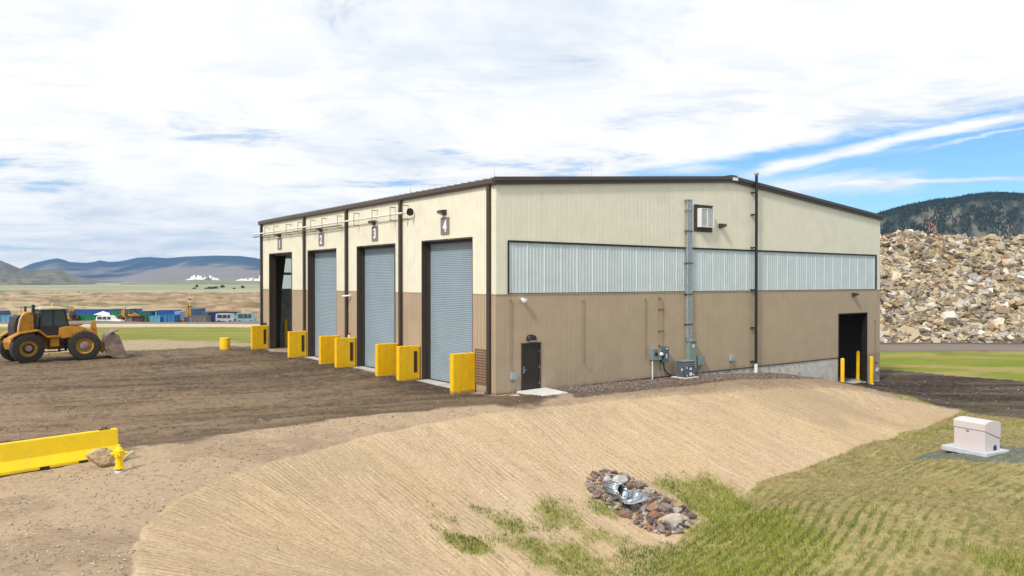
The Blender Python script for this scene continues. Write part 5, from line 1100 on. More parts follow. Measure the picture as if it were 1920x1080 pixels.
# ------------------------------------------------------------ wheel loader
LY = mat('loader_yellow', (.46, .215, .018), .45, var=.12, scale=1.5, dirt=(.10, .06, .03, .95), dscale=2.0); LD = mat('loader_dark', (.035, .028, .026), .6, var=.2)
LB = mat('worn_bucket', (.20, .145, .115), .55, metal=.2, var=.25, scale=2, dirt=(.36, .29, .24, .6), dscale=2); LG = mat('cab_glass', (.03, .06, .06), .12, var=.3, scale=1.5, spec=.9, dirt=(.14, .18, .18, .5), dscale=1.)
HUB = mat('dusty_hub', (.24, .17, .16), .7); RIM = mat('wheel_yellow', (.50, .27, .03), .5, var=.12, dirt=(.22, .15, .06, .6), dscale=2); ORG = mat('pale_orange_cylinder', (.62, .34, .14), .4)
def wheel(parent, x, y, z, R, W, side, front=False):
    """axis along y; side = +1 outward +y"""
    t = MB(); t.lathe([(R * .56, -W / 2), (R * .80, -W / 2), (R * .94, -W * .46), (R, -W * .30), (R, W * .30), (R * .94, W * .46), (R * .80, W / 2), (R * .56, W / 2), (R * .54, W * .3), (R * .54, -W * .3), (R * .56, -W / 2)], n=40, axis='y', caps=False)
    tr = t.build('tyre', RUBBER, parent, smooth=True); tr.matrix_local = Matrix.Translation((x, y, z))
    l = MB()
    for i in range(26):
        a = i * 2 * math.pi / 26
        for s_ in (-1, 1):
            a2 = a + .10 * s_; c0, s0 = math.cos(a2), math.sin(a2)
            l.beam((R * c0 * .985, s_ * W * .05, R * s0 * .985), (R * math.cos(a2 + .10) * .97, s_ * W * .46, R * math.sin(a2 + .10) * .97), .05, .06)
    l.build('tread', RUBBER, tr)
    r = MB(); o_ = side * W * .5
    r.lathe([(R * .57, side * W * .47), (R * .56, side * W * .40), (R * .50, side * W * .25), (R * .30, side * W * .18), (R * .29, side * W * .30), (.01, side * W * .30)], n=32, axis='y', caps=False)
    rm = r.build('rim', RIM, tr, smooth=True)
    if front:
        b = MB()
        for i in range(20): a = i * math.pi / 10; b.tube((R * .40 * math.cos(a), side * W * .20, R * .40 * math.sin(a)), (R * .40 * math.cos(a), side * W * .28, R * .40 * math.sin(a)), .022, 6)
        b.build('wheel_bolts', LD, tr); MB().lathe([(R * .30, side * W * .2), (R * .30, side * W * .36), (R * .24, side * W * .42), (.01, side * W * .42)], n=24, axis='y', caps=False).build('hub', HUB, tr, smooth=True)
    else:
        MB().lathe([(R * .33, side * W * .2), (R * .33, side * W * .50), (R * .27, side * W * .52), (R * .27, side * W * .40), (.01, side * W * .40)], n=28, axis='y', caps=False).build('hub', LD, tr, smooth=True)
        MB().lathe([(R * .22, side * W * .4), (R * .20, side * W * .53), (.01, side * W * .53)], n=24, axis='y', caps=False).build('hub_cap', HUB, tr, smooth=True)
    return tr
hr = math.atan2(.76, .65); hf = math.atan2(.53, .85)
ra = Vector((-30.2, 48.1, 0)) + 1.12 * Vector((-math.sin(hr), math.cos(hr), 0)); jo = ra + 1.85 * Vector((math.cos(hr), math.sin(hr), 0)); fc = jo + 1.62 * Vector((math.cos(hf), math.sin(hf), 0))
ld = thing('wheel_loader', 'dusty yellow wheel loader with its bucket resting on the dirt yard', 'loader', (jo.x, jo.y, 0), hf)
da = hr - hf; RM = Matrix.Rotation(da, 4, 'Z')
def R_(o): o.matrix_local = RM @ Matrix.Translation(o.location); return o
R0 = .93
for nm, sd in (('n', -1), ('f', 1)):
    R_(wheel(ld, -1.85, sd * 1.08, R0, R0, .62, sd)); wheel(ld, 1.72, sd * 1.08, R0, R0, .62, sd, True)
# rear body
mb = MB(); mb.prism([(-2.1, .75), (-2.25, 1.25), (-2.25, 1.62), (-.55, 1.70), (.1, 1.5), (.1, .75)], 'y', -.48, .48); R_(mb.build('rear_frame', LY, ld, bevel=.03))
mb = MB(); mb.prism([(-2.20, 1.63), (-2.16, 2.3), (-2.02, 2.9), (-1.78, 3.14), (-1.42, 3.18), (-1.32, 2.9), (-1.32, 1.63)], 'y', -.62, .62); R_(mb.build('engine_hood', LY, ld, bevel=.06))
mb = MB(); mb.prism([(-2.42, 1.55), (-2.42, 2.3), (-2.28, 2.85), (-2.05, 3.0), (-2.10, 2.30), (-2.18, 1.60)], 'y', -.58, .58); R_(mb.build('grille', LD, ld))
mb = MB(); mb.path([(-2.24, -.64, 1.5), (-2.22, -.66, 2.2), (-2.12, -.66, 2.75), (-1.9, -.64, 3.08)], .035, 8); R_(mb.build('grab_rail', mat('cream_rail', (.7, .6, .42), .5), ld))
mb = MB(); mb.prism([(-2.55, .8), (-2.65, 1.30), (-2.6, 1.50), (-2.2, 1.55), (-2.1, .8)], 'y', -.85, .85); R_(mb.build('counterweight', LY, ld, bevel=.04))
for sd in (-1, 1):
    mb = MB(); mb.prism([(-2.85, 1.62), (-2.3, 1.92), (-1.25, 2.06), (-.75, 1.62), (-.05, 1.62), (-.05, 1.54), (-.80, 1.54), (-1.3, 1.98), (-2.3, 1.84), (-2.85, 1.54)], 'y', sd * .63, sd * 1.36); R_(mb.build('fender', LY, ld))
    mb = MB(); mb.box(-.55, -.02, sd * .50, sd * 1.12, .92, 1.53); R_(mb.build('fuel_tank' if sd < 0 else 'battery_box', LY, ld, bevel=.04))
    mb = MB()
    for k in range(4): mb.box(-.0, .42, sd * .75, sd * 1.15, .62 + .26 * k, .66 + .26 * k)
    mb.box(0, .03, sd * .76, sd * 1.14, .6, 1.6); mb.box(.39, .42, sd * .76, sd * 1.14, .6, 1.5); R_(mb.build('step_ladder', LD, ld))
    mb = MB(); mb.box(-.6, .75, sd * .80, sd * 1.10, .42, .50); R_(mb.build('side_step', YELB, ld))
mb = MB(); mb.box(-1.32, -1.12, -.60, .60, 1.65, 3.05); R_(mb.build('air_box', LD, ld))
# cab
mb = MB(); mb.prism([(-.95, 1.62), (.42, 1.62), (.64, 2.0), (.66, 2.2), (-.95, 2.2)], 'y', -.76, .76); R_(mb.build('cab_base', LD, ld, bevel=.02))
cb = MB()
for sd in (-1, 1):
    for (x0, z0, x1, z1) in ((-.93, 2.15, -.91, 3.28), (-.26, 2.15, -.22, 3.28), (.64, 2.2, .44, 3.28), (-.93, 3.25, .46, 3.25), (-.93, 2.2, .64, 2.2)): cb.beam((x0, sd * .74, z0), (x1, sd * .70, z1), .07, .09)
cb.beam((-.93, -.74, 3.25), (-.93, .74, 3.25), .07, .08); cb.beam((.44, -.7, 3.25), (.44, .7, 3.25), .07, .08); cb.beam((.64, -.74, 2.22), (.64, .74, 2.22), .07, .08)
cab = R_(cb.build('cab_frame', LD, ld))
mb = MB(); mb.hexa([(-.91, -.72, 2.2), (.61, -.72, 2.2), (.61, .72, 2.2), (-.91, .72, 2.2)], [(-.91, -.68, 3.24), (.42, -.68, 3.24), (.42, .68, 3.24), (-.91, .68, 3.24)]); mb.build('cab_window', LG, cab)
mb = MB(); mb.box(-1.04, .56, -.80, .80, 3.29, 3.40); mb.box(-.8, .3, -.55, .55, 3.401, 3.46); R_(mb.build('cab_roof', mat('pale_roof', (.62, .53, .36), .5), ld, bevel=.03))
mb = MB(); mb.lathe([(.05, 3.46), (.06, 3.62), (.02, 3.66)], (.1, .5, 0), 12); R_(mb.build('beacon', mat('amber_beacon', (.8, .42, .03), .3), ld))
mb = MB(); mb.tube((-1.5, .35, 3.0), (-1.5, .35, 3.50), .07, 10); mb.box(-1.36, -1.22, -.5, -.3, 3.1, 3.62); R_(mb.build('exhaust_stack', LD, ld))
mb = MB(); mb.tube((-2.0, -.5, 3.0), (-2.0, -.5, 3.5), .012, 6); R_(mb.build('antenna', LD, ld))
mb = MB(); mb.box(.8, .9, -1.05, -.9, 2.6, 2.95); mb.tube((.6, -.7, 2.9), (.86, -.98, 2.9), .02, 6); R_(mb.build('mirror', LD, ld))
# front frame, arms, linkage, bucket
mb = MB(); mb.prism([(-.1, .7), (-.1, 1.5), (.35, 2.0), (.8, 2.15), (1.3, 1.7), (2.1, 1.25), (2.2, .75)], 'y', -.36, .36); mb.build('front_frame', LY, ld, bevel=.03)
for sd in (-1, 1):
    mb = MB(); mb.prism([(.25, 1.35), (.30, 2.10), (.75, 2.20), (1.5, 2.12), (2.20, 1.85), (2.80, 1.05), (3.0, .55), (2.75, .36), (2.40, .62), (2.05, 1.35), (1.5, 1.62), (.8, 1.45)], 'y', sd * .62, sd * .84); mb.build('lift_arm', LY, ld, bevel=.02)
    mb = MB(); mb.tube((.4, sd * .5, 1.1), (1.5, sd * .5, 1.35), .09, 12); mb.build('lift_cylinder', LY, ld, smooth=True)
    pass
mb = MB(); mb.tube((.45, 0, 2.18), (1.65, 0, 2.30), .11, 14); tc_ = mb.build('tilt_cylinder', ORG, ld, smooth=True)
mb = MB(); mb.tube((1.65, 0, 2.30), (2.25, 0, 2.34), .045, 10); mb.build('rod', GALV, tc_)
mb = MB(); mb.prism([(2.18, 2.48), (2.42, 2.45), (2.50, 1.9), (2.55, 1.3), (2.42, .75), (2.28, .85), (2.22, 1.5), (2.12, 2.1)], 'y', -.14, .14); mb.build('tilt_lever', LY, ld, bevel=.02)
mb = MB(); mb.beam((2.42, 0, .85), (2.95, 0, .75), .12, .14); mb.build('link', LD, ld)
# bucket: curved shell with side plates and a spill guard
bp = [(2.95, 1.55), (2.86, 1.15), (2.88, .70), (3.02, .35), (3.30, .10), (3.75, .04), (4.20, .02)]
bi = [(4.20, .05), (3.75, .09), (3.34, .16), (3.10, .40), (2.97, .73), (2.95, 1.15), (3.02, 1.52)]
bk = MB().prism(bp + bi, 'y', -1.42, 1.42).build('bucket', LB, ld)
for sd in (-1, 1): MB().prism([(2.95, 1.52), (2.86, 1.15), (2.88, .70), (3.02, .35), (3.30, .10), (3.75, .04), (4.22, .02), (4.12, .35), (3.72, 1.50), (3.55, 1.62), (3.2, 1.6)], 'y', sd * 1.421, sd * 1.47).build('side_plate', LB, bk)
MB().prism([(2.92, 1.50), (3.02, 1.50), (3.32, 1.72), (3.70, 1.85), (3.68, 1.90), (3.28, 1.78)], 'y', -1.44, 1.44).build('spill_guard', LB, bk)
MB().box(4.12, 4.36, -1.44, 1.44, .0, .05).build('cutting_edge', LD, bk)
for sd in (-1, 0, 1): MB().prism([(2.86, .4), (2.60, .55), (2.62, .95), (2.88, 1.05)], 'y', sd * .5 - .05, sd * .5 + .05).build('bucket_ear', LB, bk)

# ------------------------------------------------------------ equipment lot beyond the road
def cm(name, c, r=.5, **k): return mat(name, c, r, var=.12, scale=.8, dirt=(c[0] * .6 + .06, c[1] * .6 + .06, c[2] * .6 + .05, .6), dscale=.8, **k)
BLUE, NAVY, GRN, LBL, TEAL, LIME, LAVB = cm('blue_paint', (.015, .085, .30)), cm('navy_paint', (.012, .025, .13)), cm('green_paint', (.012, .17, .05)), cm('light_blue_paint', (.10, .30, .46)), cm('teal_paint', (.02, .10, .18)), cm('lime_paint', (.32, .50, .06)), cm('lavender_blue_paint', (.25, .38, .66))
WHT = cm('white_vehicle_paint', (.74, .75, .78)); TIRE = cm('tyre_black', (.03, .03, .03))
def LX(px, D): return (px - 960) / F * D
def lotz(x, y): return gz(x, y)
def dumpster(name, label, cat, px0, px1, ytop, D, m, depth=2.4, open_=True, lean=.18, group=None, ht=None, base=None, rail=True):
    x0, x1 = LX(px0, D), LX(px1, D); zb = lotz((x0 + x1) / 2, D) if base is None else base; zt = CH - (ytop - HY) / F * D; H_ = zt - zb if ht is None else ht; zb = zt - H_
    t = thing(name, label, cat, ((x0 + x1) / 2, D, zb), 0, group); L_ = x1 - x0; h = L_ / 2
    mb = MB(); l0 = lean if open_ else 0
    o0 = [(-h + l0, -depth / 2, .15), (h - l0, -depth / 2, .15), (h - l0, depth / 2, .15), (-h + l0, depth / 2, .15)]; o1 = [(-h, -depth / 2, H_), (h, -depth / 2, H_), (h, depth / 2, H_), (-h, depth / 2, H_)]
    i0 = [(p[0] * .94, p[1] * .92, .3) for p in o0]; i1 = [(p[0] * .95, p[1] * .92, H_) for p in o1]
    if open_: mb.add(o0 + o1 + i0 + i1, [(3, 2, 1, 0), (0, 1, 5, 4), (1, 2, 6, 5), (2, 3, 7, 6), (3, 0, 4, 7), (8, 9, 10, 11), (9, 8, 12, 13), (10, 9, 13, 14), (11, 10, 14, 15), (8, 11, 15, 12), (4, 5, 13, 12), (5, 6, 14, 13), (6, 7, 15, 14), (7, 4, 12, 15)])
    else: mb.hexa(o0, o1)
    n = max(3, int(L_ / .75))
    for i in range(n + 1):
        x = (-h + .08) + (L_ - .16) * i / n; xb = x * (h - l0) / h
        for y in (-depth / 2 - .05, depth / 2 + .05): mb.beam((xb, y, .2), (x, y, H_ - .05), .10, .10)
    mb.build('body', m, t)
    if rail: MB().box(-h - .04, h + .04, -depth / 2 - .09, -depth / 2 + .0, H_ - .10, H_ + .02).build('top_rail', m, t)
    MB().box(-h * .9, h * .9, -.55, -.4, 0, .14).box(-h * .9, h * .9, .4, .55, 0, .14).build('skid', LD, t)
    return t
G1 = 'dumpsters and containers in the lot beyond the road'
dumpster('container', 'long blue open container behind the white tent', 'container', 151, 212, 580, 168, BLUE, group=G1)
dumpster('container', 'dark teal container right behind the distant loader', 'container', 262, 286, 583, 166, TEAL, open_=False, group=G1)
dumpster('dumpster', 'green dumpster left of the white tent', 'dumpster', 148, 185, 590.5, 160, GRN, group=G1)
dumpster('dumpster', 'green dumpster behind the nose of the white car', 'dumpster', 211, 240, 583, 162, GRN, group=G1)
dumpster('dumpster', 'small green dumpster at the right of the distant loader bucket', 'dumpster', 264, 280, 588.5, 154, GRN, group=G1)
dumpster('dumpster', 'lime green box with a sloped side before the dark container', 'dumpster', 285, 300, 583, 170, LIME, group=G1, lean=.5)
dumpster('container', 'long blue container left of the drill rig', 'container', 297, 336, 581.5, 168, BLUE, group=G1, lean=.5)
dumpster('dumpster', 'pale blue front dumpster, left of a darker blue one', 'dumpster', 285, 306, 592, 152, LBL, group=G1)
dumpster('dumpster', 'bright blue front dumpster just left of the drill rig', 'dumpster', 310, 333, 590, 152, cm('mid_blue_paint', (.02, .16, .38)), group=G1)
dumpster('container', 'pale lavender-blue box between the blue container and the drill rig', 'container', 332, 342, 584, 160, LAVB, open_=False, group=G1)
dumpster('container', 'navy container right of the dark truck', 'container', 391, 412, 585.5, 160, NAVY, group=G1)
dumpster('container', 'long dark trailer bed behind the white vans', 'container', 404, 449, 584.5, 175, cm('dark_bed', (.06, .055, .05)), group=G1, ht=1.1)
dumpster('container', 'blue container behind the yellow excavator', 'container', 126, 152, 580, 172, BLUE, group=G1)
dumpster('container', 'long white and blue box at the far left', 'container', 8, 40, 591, 155, LBL, open_=False, group=G1)
dumpster('container', 'low grey flatbed below the dark truck', 'trailer', 357, 391, 592, 150, cm('flatbed_grey', (.14, .13, .13)), group=None, ht=1.4, lean=0)
dumpster('container', 'second blue container peeping over the green dumpster', 'container', 214, 262, 579.5, 176, BLUE, group=G1, ht=2.4)
def car(name, label, cat, px, D, rz, m, L_=5.2, W_=1.95, H_=1.9, kind='suv', group=None, ytop=None):
    x = LX(px, D); zb = lotz(x, D) if ytop is None else CH - (ytop - HY) / F * D - H_; t = thing(name, label, cat, (x, D, zb), rz, group); h = L_ / 2; w = W_ / 2
    if kind == 'suv': pr = [(-h, .45), (-h, 1.05), (-h + .25, H_ - .10), (-h + .6, H_), (h * .05, H_), (h * .38, 1.15), (h * .93, 1.0), (h, .8), (h, .45)]
    elif kind == 'pickup': pr = [(-h, .5), (-h, 1.1), (-h * .15, 1.1), (-h * .12, H_ - .05), (h * .25, H_), (h * .5, 1.2), (h * .94, 1.08), (h, .8), (h, .5)]
    else: pr = [(-h, .5), (-h, H_ - .1), (-h + .2, H_), (h * .55, H_), (h * .85, 1.25), (h, 1.1), (h, .5)]
    MB().prism(pr, 'y', -w, w).build('body', m, t, bevel=.06)
    gx = {'suv': [(-h * .86, -h * .48), (-h * .42, -h * .12), (-h * .05, h * .22)], 'pickup': [(-h * .08, h * .12), (h * .15, h * .36)], 'van': [(-h * .8, -h * .3), (-h * .22, h * .22), (h * .30, h * .60)]}[kind]
    for a, b2 in gx:
        for s_ in (-1, 1): MB().hexa([(a, s_ * w - .01, 1.12), (b2 + .12, s_ * w - .01, 1.12), (b2 + .12, s_ * w + .01, 1.12), (a, s_ * w + .01, 1.12)], [(a + .05, s_ * w - .01, H_ - .18), (b2, s_ * w - .01, H_ - .18), (b2, s_ * w + .01, H_ - .18), (a + .05, s_ * w + .01, H_ - .18)]).build('window', GLASS, t)
    for a in (-h * .62, h * .62):
        for s_ in (-1, 1): MB().lathe([(.37, -.12), (.37, .12)], (a, s_ * (w - .1), .37), 18, 'y').build('wheel', TIRE, t, smooth=True)
    return t
car('parked_car', 'white sport utility car parked before the green dumpsters', 'car', 207.5, 152, -.12, WHT, ytop=591.5)
car('parked_van', 'pale grey van parked right of the navy container', 'van', 425, 156, -.1, cm('pale_grey_paint', (.36, .38, .44)), kind='van', L_=3.8, H_=2.0, ytop=588)
car('parked_van', 'pale blue-green van nearest the warehouse wall', 'van', 462, 156, .1, cm('pale_teal_paint', (.20, .33, .38)), kind='van', L_=3.6, H_=2.2, ytop=586.5)
car('parked_truck', 'dark blue truck cut by the left edge of the picture', 'truck', 1, 155, 0, cm('dark_truck', (.02, .05, .11)), kind='van', L_=4.4, H_=3.1, ytop=582)
# dark box truck
x = LX(372, 158); zt = CH - (578 - HY) / F * 158; t = thing('parked_truck', 'dark blue box truck right beside the drill rig', 'truck', (x, 158, zt - 3.1), 0)
MB().box(-1.9, 1.0, -1.1, 1.1, .9, 3.1).build('cargo_box', cm('slate_blue_paint', (.035, .075, .13)), t, bevel=.05); MB().prism([(1.0, .7), (1.0, 2.5), (1.6, 2.4), (1.95, 1.7), (2.1, 1.5), (2.1, .7)], 'y', -1.05, 1.05).build('cab', cm('slate_cab', (.05, .10, .17)), t, bevel=.05)
for a in (-1.2, 1.4):
    for s_ in (-1, 1): MB().lathe([(.48, -.14), (.48, .14)], (a, s_ * .95, .48), 18, 'y').build('wheel', TIRE, t, smooth=True)
# white tent
x = LX(194, 163); zt = CH - (583.5 - HY) / F * 163; t = thing('canopy_tent', 'white peaked tent standing behind the white car', 'tent', (x, 163, zt - 3.0), 0)
MB().add([(-1.75, -1.5, 2.2), (1.75, -1.5, 2.2), (1.75, 1.5, 2.2), (-1.75, 1.5, 2.2), (-.1, 0, 3.0), (-1.75, -1.5, 1.9), (1.75, -1.5, 1.9), (1.75, 1.5, 1.9), (-1.75, 1.5, 1.9)], [(0, 1, 4), (1, 2, 4), (2, 3, 4), (3, 0, 4), (0, 5, 6, 1), (1, 6, 7, 2), (2, 7, 8, 3), (3, 8, 5, 0)]).build('canopy', WHT, t)
MB().add([(-1.75, -1.5, 0), (-1.0, -1.5, 0), (-1.0, -1.5, 1.9), (-1.75, -1.5, 1.9)], [(0, 1, 2, 3)]).add([(-1.7, 1.5, 0), (1.7, 1.5, 0), (1.7, 1.5, 1.9), (-1.7, 1.5, 1.9)], [(0, 1, 2, 3)]).build('side_panel', cm('tent_grey', (.42, .44, .50)), t)
for a in (-1.7, 1.7):
    for b2 in (-1.45, 1.45): MB().tube((a, b2, 0), (a, b2, 2.2), .03, 6).build('tent_pole', GALV, t)
# distant loader: a smaller view of the same kind of machine
c = copy_tree(ld); x = LX(246, 153); c.location = (x, 153, CH - (578 - HY) / F * 153 - 3.4 * .92); c.scale = (.92,) * 3; c.rotation_euler = (0, 0, -.75); tag(c, 'distant dusty loader with a dark bucket, parked right of the white car', 'loader')
def excavator(label, px, D, ytop_, H_, mast=False, sc_=1.0):
    x = LX(px, D); zt = CH - (ytop_ - HY) / F * D; t = thing('drill_rig' if mast else 'excavator', label, 'rig' if mast else 'excavator', (x, D, zt - H_), 0)
    for s_ in (-1, 1): MB().prism([(-1.2, .1), (-1.35, .4), (-1.2, .75), (1.2, .75), (1.35, .4), (1.2, .1)], 'y', s_ * .6, s_ * 1.1).build('track', LD, t, bevel=.05)
    MB().prism([(-1.4, .9), (-1.45, 1.9), (-.9, 2.1), (.2, 2.1), (.9, 1.5), (.9, .9)], 'y', -1.0, 1.0).build('upper_body', LY, t, bevel=.06)
    cb_ = MB().prism([(.1, 1.0), (.1, 2.6), (.8, 2.6), (1.15, 1.9), (1.15, 1.0)], 'y', -1.02, -.1).build('cab', LD, t, bevel=.05); MB().box(.2, .8, -1.04, -1.025, 1.6, 2.5).build('cab_window', LG, cb_)
    if mast:
        MB().box(.30, .62, -.2, .2, .5, 5.3).build('mast', LY, t, bevel=.02)
        MB().tube((.95, 0, .6), (.80, 0, 6.9), .07, 8).build('drill_string', YELB, t); MB().box(.55, 1.1, -.25, .25, 4.5, 4.7).box(.55, 1.1, -.2, .2, 6.0, 6.2).build('carriage', LD, t)
        MB().beam((-.6, 0, 2.0), (.4, 0, 4.8), .12, .12).build('stay', LY, t)
    else:
        MB().beam((.5, .3, 1.6), (-.2, .3, 3.5), .3, .4).beam((-.2, .3, 3.5), (-.7, .3, 2.2), .25, .3).build('boom', LY, t, bevel=.03); MB().prism([(-.9, 2.3), (-1.1, 1.7), (-.7, 1.5), (-.4, 1.9)], 'y', 0, .7).build('bucket', LD, t)
    return t
excavator('yellow excavator half hidden behind the loader cab', 134, 158, 574, 3.6)
excavator('yellow drill rig with a tall thin mast standing in the lot', 348, 154, 553.5, 6.9, True)
# ------------------------------------------------------------ shrubs, mast, far sheds
def shrub(label, px, py, D, w, h, seed):
    x = LX(px, D); z = CH - (py - HY) / F * D; t = thing('shrub', label, 'shrub', (x, D, z), 0, 'bushes on the distant slope'); r = np.random.default_rng(seed)
    n = 260; a = r.random((n, 2)); ph = r.random(n) * 6.28; rad = np.sqrt(r.random(n)); c = np.stack([np.cos(ph) * rad * w / 2, np.sin(ph) * rad * w / 2, h * (.2 + .8 * r.random(n) * (1 - .5 * rad))], -1); s = w * .12
    V = (c[:, None] + r.normal(0, s, (n, 3, 3))).reshape(-1, 3); Cc = np.repeat(np.array([[.045, .065, .03]]) * r.uniform(.5, 1.6, (n, 1)), 3, 0)
    o = np_mesh('crown', V, np.arange(n * 3).reshape(-1, 3), MM, Cc, per_face=3, smooth=False); o.parent = t; MB().tube((0, 0, -h * .2), (0, 0, h * .5), w * .05, 6, r1=w * .02).build('trunk', LD, t)
for i, (px, py, D, w, h, lb) in enumerate([(364, 543.5, 900, 3.8, 3, 'dark round bush left of the pair on the far slope'), (369, 539, 1000, 3.4, 4, 'taller dark bush of the pair on the far slope'), (373, 546, 850, 4, 2, 'low bush below the pair on the far slope'), (392, 544, 900, 9, 2.4, 'long low thicket in the middle of the far slope'), (402, 542, 950, 8, 2.4, 'right part of the low thicket on the far slope'),
        (417, 539, 1000, 5, 3, 'single bush on the far slope above the flatbed'), (455, 541, 1000, 4, 4, 'single bush on the far slope near the warehouse'), (439, 543, 900, 3, 2.4, 'small bush on the far slope left of the last one'), (66, 571, 330, 2.0, 1.2, 'small dark bush on the brown field above the loader'), (105, 571, 330, 3, .9, 'flat dark bush on the brown field behind the cab')]): shrub(lb, px, py, D, w, h, i)
t = thing('utility_tower', 'thin dark tower on the pale plain above the loader', 'tower', (LX(147.5, 600), 600, CH - (555 - HY) / F * 600)); MB().tube((0, 0, -1), (0, 0, 3.6), .22, 6, r1=.15).build('pole', LD, t); MB().box(-.6, .6, -.5, .5, 2.8, 3.7).build('tank', cm('rust_tank', (.12, .08, .06)), t)
for px, w_, lb in ((152, 2.2, 'low dark shed beside the thin tower'), (160.5, 2.4, 'second low dark shed on the pale plain'), (171, 1.8, 'last low dark shed on the pale plain')):
    t = thing('shed', lb, 'shed', (LX(px, 600), 600, CH - (555.5 - HY) / F * 600 - .4)); MB().box(-w_ / 2, w_ / 2, -1, 1, -.5, .9).build('wall', cm('shed_dark', (.08, .07, .06)), t); MB().prism([(-1.15, .9), (0, 1.35), (1.15, .9)], 'x', -w_ / 2 - .1, w_ / 2 + .1).build('roof', LD, t)

# ------------------------------------------------------------ grass and loose stones
rs = np.random.default_rng(23)
def blades(name, label, X, Y, hgt, wid, col, lean=.35):
    n = len(X); Z = ground_z(X, Y); a = rs.random(n) * 6.28; l = rs.normal(0, lean, n) * hgt; l2 = rs.normal(0, lean, n) * hgt
    V = np.zeros((n, 3, 3)); V[:, 0] = np.stack([X - np.cos(a) * wid, Y - np.sin(a) * wid, Z - .01], -1); V[:, 1] = np.stack([X + np.cos(a) * wid, Y + np.sin(a) * wid, Z - .01], -1); V[:, 2] = np.stack([X + l, Y + l2, Z + hgt], -1)
    o = np_mesh(name, V.reshape(-1, 3), np.arange(n * 3).reshape(-1, 3), attr_mat(name + '_surface', fine=.1, bump=0, rough=.8), np.repeat(col, 3, 0), per_face=3, smooth=False); return tag(o, label, 'grass', kind='stuff')
n = 420000; X = rs.uniform(-7, 27, n); Y = 12.5 + 31 * rs.random(n) ** 1.25
g = GREEN(X, Y); cl_ = fbm(X * 1.8, Y * 1.8, 102, 5, .62); cf = fbm(X * 5, Y * 5, 505, 3)
dens = ss(g + (cl_ - .5) * .9 + (cf - .5) * .5, .30, .85)
slp = sdpoly(X, Y, SLOPE); gone = (sdpoly(X, Y, DRIVE) > -.1) | (sdpoly(X, Y, YARD) > -.2); k = (rs.random(n) < dens) & ~gone
Xg, Yg = X[k], Y[k]; m = len(Xg); tone = rs.random((m, 1)); dark = ss(fbm(Xg * .8, Yg * .8, 506, 3), .45, .6)[:, None] * (Xg < 6)[:, None]
colg = np.array([.115, .18, .018]) * (1 - tone) + np.array([.27, .29, .040]) * tone; colg = colg * (1 - dark * .75) + np.array([.050, .105, .022]) * dark * .75; straw = rs.random((m, 1)) < .14; colg = np.where(straw, np.array([.44, .36, .19]), colg) * rs.uniform(.75, 1.2, (m, 1))
blades('grass', 'green and straw coloured grass growing in the swale and around the riprap', Xg, Yg, rs.uniform(.05, .15, m), rs.uniform(.008, .016, m), colg)
Dr, Sr = dline(X, Y, ROWS); rows = .5 - .5 * np.sin(Dr * 2 * math.pi / .36 + 5.0 * (fbm(X * .35, Y * .35, 77, 3) - .5))
k = (slp < -.1) & (X > 4.5) & ~gone & (Y < 43) & (rs.random(n) < ss(rows, .45, .95) * (ss(fbm(X * .9, Y * .9, 520, 4), .44, .66) * .35 + .55 * np.exp(-(((X - P(1470, 985, -2.3)[0]) / 2.6) ** 2 + ((Y - P(1470, 985, -2.3)[1]) / 2.6) ** 2))))
x0, y0 = P(1828, 848, -1.7); k &= np.hypot((X - x0) / 2.7, (Y - y0) / 1.8) > 1
Xr, Yr = X[k], Y[k]; m = len(Xr); tone = rs.random((m, 1)); colr = (np.array([.075, .105, .03]) * (1 - tone) + np.array([.20, .20, .06]) * tone) * rs.uniform(.8, 1.2, (m, 1))
blades('seedling_rows', 'rows of young seedlings on the rough hill at the right', Xr, Yr, rs.uniform(.03, .10, m), rs.uniform(.008, .016, m), colr)
k = ~gone & (rs.random(n) < np.where(slp > .1, .05, .22)) & (X > -6) ; Xs, Ys = X[k], Y[k]; k2 = (slp[k] > .1) | (Xs > 4.5); Xs, Ys = Xs[k2], Ys[k2]; m = len(Xs)
blades('straw_mulch', 'dry straw stubble scattered over the seeded bank and hill', Xs, Ys, rs.uniform(.01, .05, m), rs.uniform(.004, .010, m), (np.array([.50, .40, .25]) * rs.uniform(.55, 1.15, (m, 1))), lean=1.6)
def pebbles(name, label, X, Y, s, col):
    n = len(X); Z = ground_z(X, Y) + s * .25; base = np.array([[1, 0, 0], [0, 1, 0], [-1, 0, 0], [0, -1, 0], [0, 0, .7], [0, 0, -.7]], float); V = base[None] * (1 + rs.uniform(-.35, .35, (n, 6, 3))) + rs.normal(0, .15, (n, 6, 3)); V = V * s[:, None, None] + np.stack([X, Y, Z], -1)[:, None]
    t = np.array([[0, 1, 4], [1, 2, 4], [2, 3, 4], [3, 0, 4], [1, 0, 5], [2, 1, 5], [3, 2, 5], [0, 3, 5]]); Fc = (np.arange(n)[:, None, None] * 6 + t[None]).reshape(-1, 3)
    o = np_mesh(name, V.reshape(-1, 3), Fc, attr_mat(name + '_surface', fine=.1, bump=0), np.repeat(col, 6, 0), per_face=3, smooth=False); return tag(o, label, 'stones', kind='stuff')
n = 20000; A_ = rs.uniform(-.72, .72, n); Y = 12.5 / (1 - rs.random(n) * (1 - 12.5 / 60)); X = A_ * Y; u, v = to_uv(X, Y)
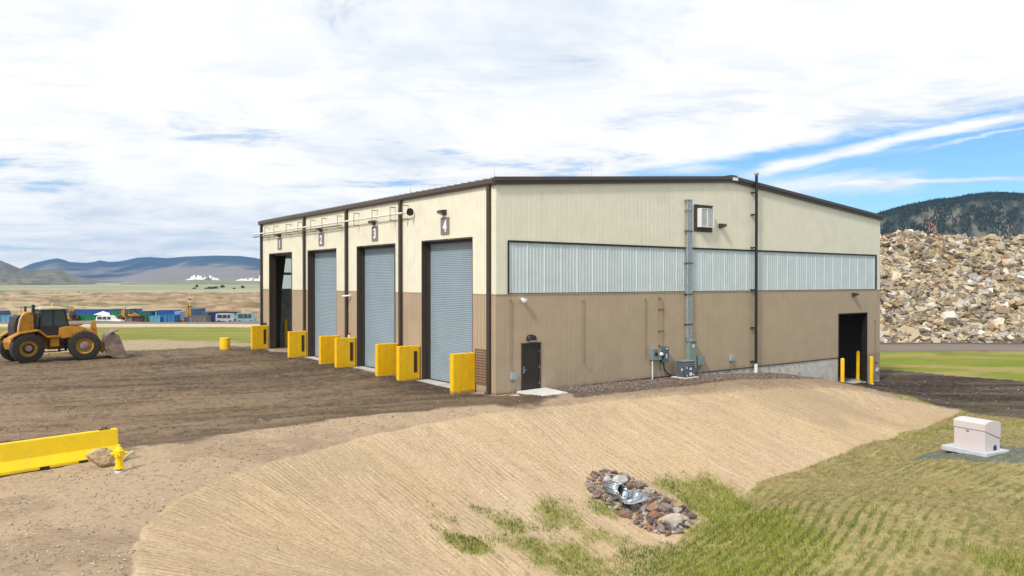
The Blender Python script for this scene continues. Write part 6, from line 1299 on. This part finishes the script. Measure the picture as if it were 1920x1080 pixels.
ok = ~((u > -.1) & (u < 33.6) & (v > -.1)) & (sdpoly(X, Y, SLOPE) < 0) & ((X < 6) | (v > -6) | (sdpoly(X, Y, DRIVE) > 0)) & (rs.random(n) < .25 + ss(fbm(X * .5, Y * 1.2, 530, 3), .45, .6)); X, Y = X[ok], Y[ok]; n = len(X)
inY = (sdpoly(X, Y, YARD) > 0)[:, None]; tn = rs.random((n, 1)); colp = np.where(tn > .90, np.array([.40, .34, .27]), np.where(tn > .35, np.array([.24, .18, .13]), np.array([.07, .05, .04]))) * rs.uniform(.7, 1.15, (n, 1)); s = .007 + .020 * rs.random(n) ** 3 + .0004 * Y; colp = np.where(inY, colp, np.where(tn > .7, np.array([.55, .47, .37]), np.array([.25, .19, .13])) * rs.uniform(.7, 1.2, (n, 1)))
pebbles('loose_stones', 'loose stones and clods scattered over the dirt yard', X, Y, s, colp)
n = 9000; uu = rs.uniform(2.8, 27, n); vv = -rs.random(n) ** 1.2 * 2.6; X = BC.x + .801 * uu - .5986 * vv; Y = BC.y + .5986 * uu + .801 * vv; ok = sdpoly(X, Y, GRAVEL) > -.15; X, Y = X[ok], Y[ok]; n = len(X)
pebbles('wall_gravel', 'brown-grey gravel laid along the foot of the gable wall', X, Y, rs.uniform(.018, .045, n), np.array([.20, .155, .13]) * rs.uniform(.4, 1.6, (n, 1)))
# ------------------------------------------------------------ haze
hz = MB(); hz.box(-5200, 5200, -300, 6900, -30, 340); hm = bpy.data.materials.new('haze_air'); hm.use_nodes = True; ht_ = hm.node_tree; ht_.nodes.clear()
pv = ht_.nodes.new('ShaderNodeVolumePrincipled'); pv.inputs['Color'].default_value = (.36, .62, 1.0, 1); pv.inputs['Density'].default_value = .00007; pv.inputs['Anisotropy'].default_value = .2
ho = ht_.nodes.new('ShaderNodeOutputMaterial'); ht_.links.new(pv.outputs[0], ho.inputs['Volume'])
o = hz.build('haze', hm); o['kind'] = 'stuff'; o['label'] = 'thin blue haze over the valley'; o['category'] = 'haze'
